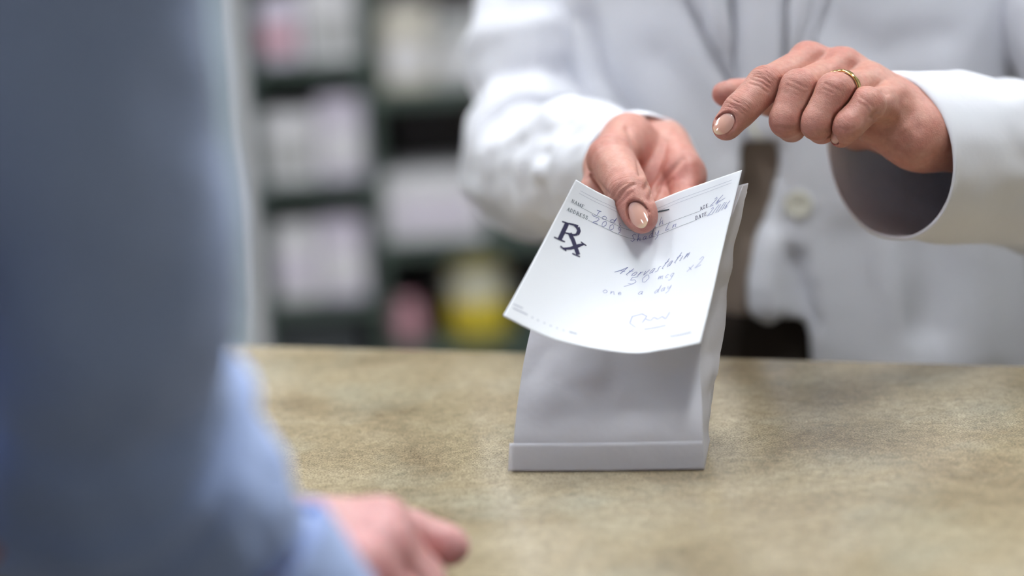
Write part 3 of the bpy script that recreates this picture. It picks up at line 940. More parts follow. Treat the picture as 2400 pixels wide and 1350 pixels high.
keysL = [(c1, 0.0345, 0.0292), (P(1450, 392, 1.400), 0.0375, 0.0335), (P(1385, 392, 1.45), 0.041, 0.037), (P(1310, 400, 1.51), 0.044, 0.041), (P(1250, 385, 1.57), 0.045, 0.045),
         (P(1245, 240, 1.61), 0.043, 0.045), (P(1262, 60, 1.635), 0.046, 0.05), (P(1305, -100, 1.65), 0.050, 0.052), (P(1420, -210, 1.65), 0.050, 0.050), (P(1580, -200, 1.645), 0.045, 0.045)]
VS2, FS2 = sleeve(keysL, wob=folds(8.7, 0.0085, 9, crease=[(0.18, 0.014, -0.004, 0.03), (0.27, 0.016, 0.005, 0.04), (0.36, 0.014, -0.005, 0.03), (0.46, 0.02, 0.007, 0.02), (0.56, 0.018, -0.008, 0.02), (0.64, 0.02, 0.005, 0.03)]), first=(bL, uL))

def cloth_obj(name, V, F, th, mat):
    o = mesh(name, V, F, mat)
    bmx = bmesh.new(); bmx.from_mesh(o.data); bmesh.ops.recalc_face_normals(bmx, faces=bmx.faces); bmx.to_mesh(o.data); bmx.free()
    o.data.polygons.foreach_set('use_smooth', [True] * len(o.data.polygons))
    solidify(o, th); subsurf(o, 1)
    return o
coat = mesh_np('lab_coat', V1, Q1, M['coat'])
coat['label'] = 'white cotton lab coat'
put(coat, person)
for nm, V, F in (('sleeve', VS1, FS1), ('sleeve', VS2, FS2)):
    s_ = cloth_obj(nm, V, F, 0.0022, M['coat'])
    s_.parent = coat
deps = bpy.context.evaluated_depsgraph_get()
bvh_coat = BVHTree.FromPolygons([tuple(v) for v in V1], [tuple(q) for q in Q1])
def hit(px, py, bvh=None):
    d = Vector(P(px, py, 1.0) - CAM).normalized()
    r = (bvh or bvh_coat).ray_cast(Vector(CAM), d)
    return r[0], r[1]
for px, py in ((1776, 40), (1788, 292), (1872, 478)):
    p_, n_ = hit(px, py)
    if p_ is None: continue
    bm = bmesh.new()
    lathe(bm, [(0.0082, 0.0), (0.0090, 0.0008), (0.0090, 0.0020), (0.0083, 0.0026), (0.0066, 0.0025), (0.0058, 0.0019), (0.0020, 0.0018)], n=32)
    for k in range(4):
        a = math.pi / 4 + k * math.pi / 2
        bm_box(bm, (0.0021 * math.cos(a), 0.0021 * math.sin(a), 0.0019), (0.0012, 0.0012, 0.0006))
    bmesh.ops.transform(bm, matrix=Matrix.Translation(p_) @ n_.to_track_quat('Z', 'Y').to_matrix().to_4x4(), verts=bm.verts)
    bo = bm_obj('button', bm, M['button'], smooth=True); bo.parent = coat

def flap(name, outer, inner, lift, th, n=28, m=8):
    V, F = [], []
    for i in range(n + 1):
        a_, b_ = cr(outer, i / n), cr(inner, i / n)
        for j in range(m + 1):
            q = a_ + (b_ - a_) * j / m
            p_, n_ = hit(*q)
            if p_ is None: p_, n_ = Vector(P(q[0], q[1], 1.55)), Vector((0, -1, 0))
            e_ = math.sin(math.pi * min(1, max(0, j / m)) * 0.5)
            V.append(np.array(p_) + np.array([0, -1, 0.0]) * lift * (0.9 + 0.1 * e_))
    for i in range(n):
        for j in range(m):
            F.append((i * (m + 1) + j, i * (m + 1) + j + 1, (i + 1) * (m + 1) + j + 1, (i + 1) * (m + 1) + j))
    o = mesh(name, V, F, M['coat']); solidify(o, th, 0.0); o.parent = coat
    return o
flap('placket', [(1722, -420), (1716, -150), (1716, 60), (1722, 200), (1752, 335)], [(1835, -420), (1835, -150), (1832, 60), (1830, 200), (1822, 335)], 0.0035, 0.0025)
flap('lapel', [(1650, -560), (1500, -330), (1540, -150), (1612, -10), (1672, 100), (1720, 195)], [(1720, -560), (1690, -330), (1696, -150), (1702, -10), (1712, 100), (1716, 195)], 0.0075, 0.0035)
flap('lapel', [(1990, -560), (2060, -330), (1996, -150), (1934, -10), (1896, 100), (1864, 195)], [(1920, -560), (1880, -330), (1856, -150), (1846, -10), (1844, 100), (1842, 195)], 0.0075, 0.0035)
# taupe clothes seen through the open front
gt = Grid(TC + np.array([-0.2, -0.15, -0.95]), TC + np.array([0.2, 0.15, 0.30]), 0.008)
x, y, z = gt.pts((slice(None),) * 3); zz = z - TC[2]
a, b = torso_axes(zz)
a = np.minimum(a, 0.172) - 0.024; b = np.minimum(b, 0.118) - 0.022
DT = (((np.abs((x - TC[0]) / a) ** 2.2 + np.abs((y - TC[1]) / b) ** 2.2) ** (1 / 2.2) - 1) * b * 0.9).astype(np.float32)
zw = zpx(812)
DT0 = DT.copy()
DT = np.maximum(DT, np.maximum(zw - zz, zz - 0.25).astype(np.float32))
th = np.arctan2(x - TC[0], -(y - TC[1]))
DT = DT - (0.002 * np.sin(23 * th + zz * 8)).astype(np.float32)
VT, QT = surface_nets(DT, gt.lo, gt.h)
VT = smooth_np(VT, QT, 1)
up_m = VT[:, 2] - TC[2]
tr = mesh_np('blouse', VT, QT, M['taupe']); tr['label'] = 'taupe blouse under the coat'; put(tr, person)
DW = np.maximum(DT0 - 0.003, np.maximum(zz - (zw + 0.012), -0.68 - zz).astype(np.float32))
VW, QW = surface_nets(DW, gt.lo, gt.h); VW = smooth_np(VW, QW, 1)
wt = mesh_np('trouser_waist', VW, QW, M['dark_trousers']); put(wt, person)
# trousers: two legs down to the floor, and shoes
gl = Grid(TC + np.array([-0.2, -0.16, -1.56]), TC + np.array([0.2, 0.16, -0.50]), 0.010)
DL = gl.new()
hipz = TC[2] - 0.62
for s in (-1, 1):
    add_cap(gl, DL, TC * [1, 1, 0] + [s * 0.07, 0, hipz], TC * [1, 1, 0] + [s * 0.085, 0.0, hipz - 0.42], 0.085, 0.062, 0.03, 0.05)
    add_cap(gl, DL, TC * [1, 1, 0] + [s * 0.085, 0, hipz - 0.42], TC * [1, 1, 0] + [s * 0.09, 0.01, -LIFT + 0.12], 0.062, 0.058, 0.03, 0.05)
VT, QT = surface_nets(DL, gl.lo, gl.h); VT = smooth_np(VT, QT, 2)
trs = mesh_np('trousers', VT, QT, M['dark_trousers']); put(trs, person)
gl = Grid(np.array([TC[0] - 0.2, TC[1] - 0.25, -LIFT]), np.array([TC[0] + 0.2, TC[1] + 0.16, -LIFT + 0.16]), 0.008)
for s in (-1, 1):
    DL = gl.new()
    add_cap(gl, DL, (TC[0] + s * 0.09, TC[1] + 0.02, -LIFT + 0.045), (TC[0] + s * 0.10, TC[1] - 0.15, -LIFT + 0.032), 0.042, 0.036, 0.02, 0.05)
    add_cap(gl, DL, (TC[0] + s * 0.09, TC[1] + 0.015, -LIFT + 0.05), (TC[0] + s * 0.09, TC[1] + 0.015, -LIFT + 0.10), 0.042, 0.04, 0.02, 0.05)
    x, y, z = gl.pts((slice(None),) * 3)
    DL = np.maximum(DL, (-LIFT + 0.004 - z + 0 * x + 0 * y).astype(np.float32))
    VT, QT = surface_nets(DL, gl.lo, gl.h)
    put(mesh_np('shoe', smooth_np(VT, QT, 1), QT, M['carton_dark']), person)
# ================================================================== counter
bk0, bk1 = PZ(620, 806, 0), PZ(2400, 852, 0)
cdx = unit(bk1 - bk0); cdy = np.array([-cdx[1], cdx[0], 0.0])       # along the counter, and away from the camera
def CT(a, b, z): return bk0 + cdx * a + cdy * b + np.array([0, 0, z])
CDEP = abs((PZ(985, 1353, 0) - bk0) @ cdy)
counter = empty('pharmacy_counter', CT(0.3, -CDEP / 2, -LIFT), 'long beige speckled laminate counter between the two people', 'counter')
def obox(name, a0, a1, b0, b1, z0, z1, mat, bev, parent=None):
    bm = bmesh.new()
    bm_box(bm, ((a0 + a1) / 2, (b0 + b1) / 2, (z0 + z1) / 2), (a1 - a0, b1 - b0, z1 - z0), bev=bev, seg=4)
    Mx = Matrix(((cdx[0], cdy[0], 0, bk0[0]), (cdx[1], cdy[1], 0, bk0[1]), (0, 0, 1, 0), (0, 0, 0, 1)))
    bmesh.ops.transform(bm, matrix=Mx, verts=bm.verts)
    o = bm_obj(name, bm, mat)
    if parent: put(o, parent)
    return o
obox('countertop', -1.3, 1.6, -CDEP, 0.0, -0.04, 0.0, M['counter'], 0.006, counter)
obox('cabinet_body', -1.25, 1.55, -CDEP + 0.06, -0.06, -LIFT + 0.09, -0.04, M['cabinet'], 0.004, counter)
obox('plinth', -1.25, 1.55, -CDEP + 0.11, -0.10, -LIFT, -LIFT + 0.09, M['carton_dark'], 0.003, counter)

# ================================================================== paper bag
b0 = PZ(1201, 1106, 0.0); b1 = PZ(1654, 1102, 0.0)
bo = 0.5 * (b0 + b1); bx = unit(b1 - b0); by = np.array([-bx[1], bx[0], 0.0]); bw = np.linalg.norm(b1 - b0)
print('bag width', bw, 'counter t', proj(bo)[2], 'back edge', proj(bk0)[2], proj(bk1)[2])
def solve_local(px, py, d):
    """the point on the pixel ray whose distance behind the bag's front base line is d"""
    dirv = P(px, py, 1.0) - CAM
    d = d + 0.034 * min(1.0, max(0.0, (1040 - py) / 330.0))
    t = ((bo + by * d - CAM) @ by) / (dirv @ by)
    return CAM + dirv * t
# rows from the base up; each row: FL, FM, FR, RG (right fold), BR, BM, BL, LG (left fold) as (pixel x, pixel y, depth behind the base line)
rows = [
    [(1201, 1105, 0), (1428, 1105, -.001), (1650, 1101, 0), (1656, 1090, .02), (1664, 1060, .050), (1435, 1058, .052), (1212, 1062, .050), (1206, 1080, .026)],
    [(1206, 1022, .001), (1428, 1021, -.001), (1646, 1016, .001), (1654, 1012, .022), (1660, 1000, .048), (1432, 1000, .050), (1216, 1004, .048), (1212, 1010, .024)],
    [(1216, 930, .004), (1430, 930, .000), (1643, 925, .005), (1668, 918, .028), (1672, 905, .047), (1440, 905, .050), (1230, 908, .047), (1226, 918, .026)],
    [(1232, 830, .010), (1440, 832, .006), (1641, 826, .012), (1689, 826, .032), (1686, 806, .048), (1455, 800, .052), (1252, 806, .048), (1246, 815, .032)],
    [(1262, 700, .018), (1468, 712, .021), (1664, 690, .021), (1701, 700, .036), (1700, 680, .047), (1480, 690, .055), (1285, 682, .049), (1276, 690, .037)],
    [(1298, 570, .026), (1488, 600, .0415), (1694, 560, .028), (1722, 570, .039), (1722, 556, .046), (1494, 590, .057), (1316, 560, .047), (1308, 566, .039)],
    [(1330, 470, .033), (1496, 520, .0585), (1722, 470, .034), (1745, 470, .040), (1745, 458, .045), (1500, 512, .064), (1345, 462, .045), (1338, 466, .040)],
    [(1340, 446, .036), (1499, 492, .0630), (1734, 436, .037), (1752, 431, .041), (1752, 429, .045), (1502, 488, .067), (1352, 441, .045), (1346, 444, .041)],
]
KB = np.array([[solve_local(*q) for q in r] for r in rows])
KB[0, :, 2] = 0.0006                                                  # the foot stands flat on the counter
nv, nu_ = 84, 10
keys_per = 8
VBg, FBg = [], []
cols = keys_per * nu_
for i in range(nv + 1):
    s = i / nv
    ring = np.array([cr(KB[:, k], s) for k in range(8)])
    for k in range(8):
        p, q = ring[k], ring[(k + 1) % 8]
        for j in range(nu_):
            f = j / nu_
            # front and back panels bow through their middle column
            if k in (0, 1, 4, 5):
                seq = [ring[0], ring[1], ring[2]] if k < 2 else [ring[4], ring[5], ring[6]]
                v = cr(seq, ((k % 4) + f) / 2)
            else:
                v = p + (q - p) * f
            # crumples: none at the foot, strongest on the side folds and mid front
            edge = min(1, 0.2 + 3 * min((k % 2) + f, 2 - (k % 2) - f)) if k in (0, 1, 4, 5) else (0.2 + 0.8 * math.sin(math.pi * f))
            am = (0.0034 if k in (0, 1, 4, 5) else 0.0016 if k < 6 else 0.0006) * min(1, max(0, (s - 0.125) * 7)) * edge * (0.2 if s > 0.9 else 1)
            w = Vector((v[0] * 26, v[1] * 26, v[2] * 26))
            c1_ = mnoise.noise(w); c2_ = abs(mnoise.noise(w * 1.6 + Vector((7, 1, 3)))) * 1.6 - 0.3
            out = by * (-1 if k < 2 or k == 7 else 1) if k in (0, 1, 4, 5) else (bx if k in (2, 3) else -bx)
            if k in (2, 3): v = v + bx * float(np.interp(s * 14, range(15), [0, .0005, -.001, .001, -.0012, .002, -.001, .0018, -.0012, .001, -.001, .0012, -.0006, 0, 0])) * math.sin(math.pi * (f if k == 2 else 1 - f) * 0.5) * 0.35
            VBg.append(v + out * am * (c1_ * 0.9 + c2_ * 1.3))
for i in range(nv):
    for k in range(cols):
        FBg.append((i * cols + k, i * cols + (k + 1) % cols, (i + 1) * cols + (k + 1) % cols, (i + 1) * cols + k))
bag = mesh('paper_bag', VBg, FBg, M['bag'])
bag['label'] = 'small white paper pharmacy bag standing on the counter, its top pinched under a thumb'; bag['category'] = 'bag'
bmx = bmesh.new(); bmx.from_mesh(bag.data)
bmx.verts.ensure_lookup_table()
base_f = bmx.faces.new([bmx.verts[k] for k in range(cols)])
bmesh.ops.recalc_face_normals(bmx, faces=bmx.faces)
for e in bmx.edges:                                                   # keep the panel creases crisp
    pass
bmx.to_mesh(bag.data); bmx.free()
me = bag.data
sh = np.zeros(len(me.edges), bool)
ev = np.zeros(len(me.edges) * 2, np.int32); me.edges.foreach_get('vertices', ev); ev = ev.reshape(-1, 2)
kk = (ev % cols)
sh[(kk[:, 0] == kk[:, 1]) & np.isin(kk[:, 0], [0, 2 * nu_, 3 * nu_, 4 * nu_, 6 * nu_, 7 * nu_])] = True
me.attributes.new('sharp_edge', 'BOOLEAN', 'EDGE').data.foreach_set('value', sh)
solidify(bag, 0.00025, 1.0)
# the glued foot band folded up over the front
bV, bF = [], []
for i in range(9):
    for j in range(41):
        s = i / 8 * 0.118; f = j / 40
        fr_ = np.array([cr(KB[:, k], s) for k in range(3)])
        v = cr(fr_, f)
        v = v + bx * (-0.0022 + 0.0022 * f) - by * 0.00042
        bV.append(v)
for i in range(8):
    for j in range(40):
        bF.append((i * 41 + j, i * 41 + j + 1, (i + 1) * 41 + j + 1, (i + 1) * 41 + j))
fb = mesh('folded_foot', bV, bF, M['bag']); solidify(fb, 0.0001, 0.0); fb.parent = bag
# the small turned-down corner at the top right
tv = [solve_local(1702, 520, .0285), solve_local(1724, 470, .0325), solve_local(1741, 434, .0365), solve_local(1737, 448, .0325), solve_local(1718, 500, .0270)]
fl = mesh('corner_fold', tv, [(0, 1, 2, 3, 4)], M['bag'], smooth=False); solidify(fl, 0.0003, 0.0); fl.parent = bag

# ================================================================== prescription
PT = [   # rows top to bottom, columns left to right: pixel and distance
    [(1350, 421, 1.238), (1418, 458, 1.251), (1492, 484, 1.2680), (1600, 446, 1.254), (1739, 398, 1.243)],
    [(1310, 497, 1.229), (1400, 541, 1.243), (1498, 573, 1.2580), (1605, 536, 1.245), (1717, 487, 1.235)],
    [(1268, 577, 1.217), (1372, 634, 1.229), (1486, 674, 1.2380), (1592, 646, 1.230), (1692, 590, 1.223)],
    [(1224, 659, 1.202), (1338, 716, 1.212), (1470, 757, 1.2170), (1580, 742, 1.213), (1667, 700, 1.207)],
    [(1179, 740, 1.186), (1304, 797, 1.193), (1466, 827, 1.1960), (1562, 819, 1.194), (1641, 804, 1.190)],
]
KP = np.array([[P(*q) for q in r] for r in PT])
def S(u, v):
    return cr([cr(KP[i], u) for i in range(5)], v)
NU, NV = 60, 60
GS = np.array([[S(i / NU, j / NV) for j in range(NV + 1)] for i in range(NU + 1)])
def Sf(u, v):           # fast lookup
    x, y = min(max(u, 0), 1) * NU, min(max(v, 0), 1) * NV
    i, j = min(int(x), NU - 1), min(int(y), NV - 1); fx, fy = x - i, y - j
    return GS[i, j] * (1 - fx) * (1 - fy) + GS[i + 1, j] * fx * (1 - fy) + GS[i, j + 1] * (1 - fx) * fy + GS[i + 1, j + 1] * fx * fy
GX, GY, GT = proj(GS.reshape(-1, 3)); GX = GX.reshape(NU + 1, NV + 1); GY = GY.reshape(NU + 1, NV + 1)
def uv_of(px, py):
    k = np.argmin((GX - px) ** 2 + (GY - py) ** 2); i, j = divmod(k, NV + 1)
    u, v = i / NU, j / NV
    for _ in range(12):             # Newton on the pixel position
        x, y, _t = proj(Sf(u, v)); e = 1e-3
        xu, yu, _t = proj(Sf(u + e, v) if u < 0.99 else 2 * Sf(u, v) - Sf(u - e, v)); xv, yv, _t = proj(Sf(u, v + e) if v < 0.99 else 2 * Sf(u, v) - Sf(u, v - e))
        J = np.array([[xu - x, xv - x], [yu - y, yv - y]]) / e
        try: du = np.linalg.solve(J, [px - x, py - y])
        except Exception: break
        u = min(max(u + du[0] * 0.8, 0), 1); v = min(max(v + du[1] * 0.8, 0), 1)
    return u, v
wid = sum(np.linalg.norm(GS[i + 1, 30] - GS[i, 30]) for i in range(NU)); hgt = sum(np.linalg.norm(GS[30, j + 1] - GS[30, j]) for j in range(NV))
print('paper', wid, hgt)
sV = [GS[i, j] for i in range(NU + 1) for j in range(NV + 1)]
sF = [(i * (NV + 1) + j, (i + 1) * (NV + 1) + j, (i + 1) * (NV + 1) + j + 1, i * (NV + 1) + j + 1) for i in range(NU) for j in range(NV)]
n0_ = np.cross(sV[sF[0][1]] - sV[sF[0][0]], sV[sF[0][3]] - sV[sF[0][0]])
flip = n0_ @ (CAM - sV[0]) < 0
if flip: sF = [f[::-1] for f in sF]
sheet = mesh('prescription_sheet', sV, sF, M['sheet'])
sheet['label'] = 'white handwritten prescription form held against the front of the paper bag'; sheet['category'] = 'prescription'
solidify(sheet, 0.0002)

class Ink:
    def __init__(s): s.V, s.F = [], []
    def stroke(s, uvs, w, lift=0.00014, w1=None):
        """uvs: points in (u, v); w: pen width in mm"""
        pts = []
        for (a, b), (c, d) in zip(uvs, uvs[1:]):
            L = math.hypot((c - a) * wid, (d - b) * hgt) * 1000
            m = max(1, int(L / 0.7))
            for k in range(m): pts.append((a + (c - a) * k / m, b + (d - b) * k / m))
        pts.append(uvs[-1])
        pts = [p for i, p in enumerate(pts) if i == 0 or p != pts[i - 1]]
        if len(pts) < 2: return
        base = len(s.V); n = len(pts)
        for i, (u, v) in enumerate(pts):
            p = Sf(u, v); q0 = pts[max(i - 1, 0)]; q1 = pts[min(i + 1, n - 1)]
            t = unit(Sf(*q1) - Sf(*q0))
            du = Sf(min(u + .01, 1), v) - Sf(max(u - .01, 0), v); dv = Sf(u, min(v + .01, 1)) - Sf(u, max(v - .01, 0))
            nn = unit(np.cross(du, dv))
            if nn @ (CAM - p) < 0: nn = -nn
            sd = np.cross(nn, t)
            ww = w if w1 is None else w + (w1 - w) * i / (n - 1)
            s.V += [p + nn * lift + sd * ww * 0.0005, p + nn * lift - sd * ww * 0.0005]
        for i in range(n - 1):
            a = base + 2 * i
            s.F.append((a, a + 1, a + 3, a + 2))
    def px(s, line, w, w1=None):
        s.stroke([uv_of(*p) for p in line], w, w1=w1)
    def text(s, txt, font, p0, p1, size, w, slant=0.0, gap=0.25):
        """letters along the line from pixel p0 to p1 on the sheet; size: cap height in mm"""
        a, b = np.array(uv_of(*p0)), np.array(uv_of(*p1))
        adv = [font[c][0] + gap if c in font else 0.5 for c in txt]
        tot = sum(adv) - gap
        dm = np.array([(b - a)[0] * wid, (b - a)[1] * hgt]); Lm = np.linalg.norm(dm); e = dm / Lm; f = np.array([e[1], -e[0]])
        sc = Lm / tot; x = 0.0
        for c, ad in zip(txt, adv):
            for item in (font[c][1] if c in font else []):
                ww = w
                if isinstance(item, tuple): item, ww = item[0], w * item[1]
                uv = []
                for (gx, gy) in item:
                    q = e * (x + gx) * sc + (f * gy + e * gy * slant) * size * 0.001
                    uv.append((a[0] + q[0] / wid, a[1] + q[1] / hgt))
                s.stroke(uv, ww)
            x += ad
    def obj(s, name, mat, label=None):
        o = mesh(name, s.V, s.F, mat); o.parent = sheet
        if label: o['label'] = label
        return o

SF = {   # printed capitals with serifs: thick stems 2, thin 1, serifs 0.8
    'N': (0.9, [([(0.1, 0), (0.1, 1)], 1), ([(0.1, 1), (0.8, 0)], 2), ([(0.8, 0), (0.8, 1)], 1), ([(0, 0), (0.25, 0)], .8), ([(0, 1), (0.2, 1)], .8), ([(0.65, 1), (0.95, 1)], .8)]),
    'A': (0.9, [([(0.1, 0), (0.45, 1)], 1), ([(0.45, 1), (0.8, 0)], 2), ([(0.25, .35), (0.65, .35)], .8), ([(0, 0), (0.25, 0)], .8), ([(0.65, 0), (0.95, 0)], .8)]),
    'M': (1.1, [([(0.1, 0), (0.12, 1)], 1), ([(0.12, 1), (0.55, 0)], 2), ([(0.55, 0), (0.97, 1)], 1), ([(0.97, 1), (1.0, 0)], 2), ([(0, 0), (0.25, 0)], .8), ([(0.85, 0), (1.12, 0)], .8)]),
    'E': (0.75, [([(0.15, 0), (0.15, 1)], 2), ([(0, 0), (0.7, 0), (0.72, .2)], .9), ([(0, 1), (0.66, 1), (0.68, .8)], .9), ([(0.15, .52), (0.5, .52)], .9)]),
    'D': (0.9, [([(0.18, 0), (0.18, 1)], 2), ([(0, 0), (0.4, 0), (0.7, .15), (0.85, .5), (0.7, .85), (0.4, 1), (0, 1)], 1.2)]),
    'R': (0.85, [([(0.18, 0), (0.18, 1)], 2), ([(0, 1), (0.45, 1), (0.68, .88), (0.68, .65), (0.45, .52), (0.18, .52)], 1.2), ([(0.42, .52), (0.8, 0), (0.95, 0)], 1.8), ([(0, 0), (0.36, 0)], .8)]),
    'S': (0.65, [([(0.55, .75), (0.5, .95), (0.3, 1.02), (0.1, .9), (0.1, .7), (0.3, .55), (0.5, .42), (0.58, .22), (0.45, .02), (0.25, -.02), (0.08, .08), (0.04, .28)], 1.5)]),
    'G': (0.9, [([(0.75, .75), (0.65, .95), (0.45, 1.02), (0.2, .9), (0.05, .5), (0.2, .1), (0.45, -.02), (0.7, .08), (0.72, .4)], 1.5), ([(0.55, .42), (0.88, .42)], .8)]),
    'T': (0.8, [([(0.4, 0), (0.4, 1)], 2), ([(0.02, .78), (0.05, 1), (0.75, 1), (0.78, .78)], .9), ([(0.25, 0), (0.55, 0)], .8)]),
}
HF = {   # pen letters
    'J': (0.6, [[(0.2, .95), (0.6, 1), (0.45, .9), (0.4, .1), (0.25, -.1), (0.05, .1)]]),
    'o': (0.5, [[(0.4, .42), (0.2, .5), (0.03, .25), (0.15, 0), (0.38, .08), (0.45, .3), (0.3, .48)]]),
    'd': (0.55, [[(0.4, .42), (0.2, .48), (0.03, .2), (0.15, 0), (0.35, .1), (0.5, 1), (0.42, .2), (0.55, 0)]]),
    'i': (0.3, [[(0.1, .45), (0.1, .05), (0.28, 0)]]),
    'S': (0.6, [[(0.55, .85), (0.35, 1), (0.1, .8), (0.3, .5), (0.5, .2), (0.25, 0), (0, .15)]]),
    'm': (0.7, [[(0, .45), (0.08, 0), (0.12, .4), (0.25, .45), (0.3, 0), (0.36, .4), (0.5, .45), (0.56, .05), (0.7, 0)]]),
    't': (0.4, [[(0.2, .9), (0.12, .1), (0.35, 0)], [(0, .55), (0.4, .6)]]),
    'h': (0.5, [[(0.1, 1), (0.05, 0), (0.15, .35), (0.35, .45), (0.38, .05), (0.5, 0)]]),
    'a': (0.5, [[(0.38, .42), (0.15, .46), (0.02, .2), (0.15, 0), (0.35, .12), (0.4, .42), (0.38, .05), (0.5, 0)]]),
    'y': (0.5, [[(0, .45), (0.1, .05), (0.3, .1), (0.42, .45), (0.35, -.3), (0.1, -.5)]]),
    'L': (0.55, [[(0.2, 1), (0.05, 0), (0.5, .05)]]),
    'n': (0.5, [[(0.05, .45), (0.05, 0), (0.15, .38), (0.35, .42), (0.38, .05), (0.5, 0)]]),
    'A': (0.8, [[(0, 0), (0.5, 1), (0.6, 0)], [(0.15, .4), (0.75, .4)]]),
    'r': (0.35, [[(0.05, .45), (0.05, 0), (0.12, .35), (0.32, .42)]]),
    'v': (0.45, [[(0, .45), (0.15, 0), (0.42, .5)]]),
    's': (0.35, [[(0.32, .42), (0.12, .4), (0.2, .2), (0.28, .05), (0, 0)]]),
    'e': (0.4, [[(0.05, .2), (0.35, .28), (0.22, .46), (0.05, .3), (0.1, .02), (0.38, .08)]]),
    'c': (0.4, [[(0.35, .4), (0.15, .45), (0.03, .2), (0.15, 0), (0.38, .08)]]),
    'g': (0.5, [[(0.38, .42), (0.15, .46), (0.02, .2), (0.2, .05), (0.38, .2), (0.4, .42), (0.32, -.4), (0.05, -.4)]]),
    'x': (0.45, [[(0, .45), (0.4, 0)], [(0.4, .48), (0, 0)]]),
    '0': (0.5, [[(0.25, .95), (0.05, .6), (0.1, .1), (0.3, 0), (0.48, .4), (0.4, .85), (0.22, .95)]]),
    '1': (0.25, [[(0.15, 1), (0.08, 0)]]),
    '2': (0.55, [[(0.05, .8), (0.25, 1), (0.45, .8), (0.3, .4), (0, 0), (0.55, .05)]]),
    '5': (0.55, [[(0.5, 1), (0.15, .95), (0.08, .55), (0.35, .6), (0.48, .3), (0.3, 0), (0, .08)]]),
    '6': (0.5, [[(0.4, 1), (0.12, .5), (0.1, .1), (0.3, 0), (0.45, .25), (0.3, .45), (0.1, .25)]]),
    '9': (0.5, [[(0.42, .8), (0.2, .95), (0.05, .7), (0.25, .5), (0.42, .75), (0.4, .3), (0.3, 0)]]),
    '/': (0.35, [[(0, -.05), (0.35, 1.05)]]),
}
def inked(name, mat, label=None):
    k = Ink(); inks.append((k, name, mat, label)); return k
inks = []
for t_, a_, b_, h_, w_, mm in (('NAME', (1338, 474), (1367, 489), 2.1, .19, 'print_small'), ('ADDRESS', (1328, 493), (1376, 515), 2.1, .19, 'print_small'),
                               ('AGE', (1641, 494), (1660, 485), 2.1, .18, 'print'), ('DATE', (1630, 516), (1656, 505), 2.2, .19, 'print')):
    inked('printed_caption', M[mm]).text(t_, SF, a_, b_, h_, w_)
inked('ruled_line', M['print_small']).stroke([uv_of(1369, 490), uv_of(1640, 495)], 0.14)
inked('ruled_line', M['print_small']).stroke([uv_of(1378, 516), uv_of(1629, 517)], 0.14)
uvA, uvB = uv_of(1360, 447), uv_of(1716, 422)
inked('ruled_line', M['print_faint']).stroke([uvA, uvB], 0.15)
inked('ruled_line', M['print_faint']).stroke([(uvA[0], uvA[1] + .02), (uvB[0], uvB[1] + .02)], 0.15)
inked('printed_dash', M['print_small'], 'short dark green printed dash').px([(1539, 497), (1569, 491)], 0.75)
pr = inked('prescription_symbol', M['print'], 'large dark printed Rx symbol')
pr.px([(1329, 523), (1311, 562)], 2.6); pr.px([(1317, 519), (1338, 526)], 0.7); pr.px([(1298, 556), (1324, 567)], 0.75)
pr.px([(1333, 524), (1345, 527)], 0.8, 1.1); pr.px([(1345, 527), (1354, 533)], 1.2, 2.5); pr.px([(1354, 533), (1357, 541), (1353, 549)], 2.5, 2.0); pr.px([(1353, 549), (1345, 551), (1334, 548), (1322, 545)], 1.3, 0.6)
pr.px([(1335, 547), (1343, 563), (1355, 597)], 2.6, 2.7); pr.px([(1341, 594), (1359, 602)], 0.7)
pr.px([(1319, 583), (1337, 582), (1352, 577)], 1.0, 1.9); pr.px([(1352, 577), (1368, 572)], 1.9, 0.9); pr.px([(1313, 577), (1327, 588)], 0.9); pr.px([(1361, 567), (1374, 576)], 0.7)
def written(mat, *args, **kw):
    k = inked('handwritten_line', M[mat], 'pen handwriting'); k.text(*args, **kw); return k
k = written('pen', 'Jodi', HF, (1385, 503), (1456, 530), 4.2, 0.24, 0.35); k.text('Smith', HF, (1482, 541), (1555, 525), 4.6, 0.24, 0.35)
k = written('pen', '2009', HF, (1388, 521), (1453, 549), 4.2, 0.24, 0.3, gap=0.35); k.text('Shady', HF, (1477, 566), (1545, 548), 4.6, 0.24, 0.35); k.text('Ln', HF, (1558, 541), (1585, 532), 4.2, 0.24, 0.4)
k = written('pen', '26', HF, (1663, 485), (1682, 478), 4.4, 0.21, 0.5); k.px([(1680, 476), (1700, 464)], 0.2)
k = written('pen', '2/1/16', HF, (1657, 507), (1702, 489), 4.2, 0.21, 0.4, gap=0.2)
k = written('pen', 'Atorvastatin', HF, (1440, 638), (1612, 603), 5.0, 0.24, 0.9)
k = written('pen_faint', '50', HF, (1471, 666), (1520, 659), 4.4, 0.23, 0.3); k.text('mcg', HF, (1541, 656), (1578, 648), 4.2, 0.21, 0.3); k.text('x2', HF, (1610, 637), (1643, 622), 5.0, 0.21, 0.3); k.px([(1462, 672), (1490, 662)], 0.2)
k = written('pen_faint', 'one', HF, (1411, 686), (1456, 692), 4.4, 0.23, 0.3); k.text('a', HF, (1494, 691), (1506, 690), 4.4, 0.23, 0.3); k.text('day', HF, (1532, 689), (1572, 676), 4.4, 0.21, 0.4)
inked('signature', M['pen_faint'], 'pale blue looping pen signature').px([(1490, 768), (1476, 758), (1482, 742), (1505, 736), (1516, 742), (1505, 757), (1512, 748), (1525, 752), (1533, 744), (1542, 749), (1552, 742), (1560, 748), (1570, 732)], 0.3)
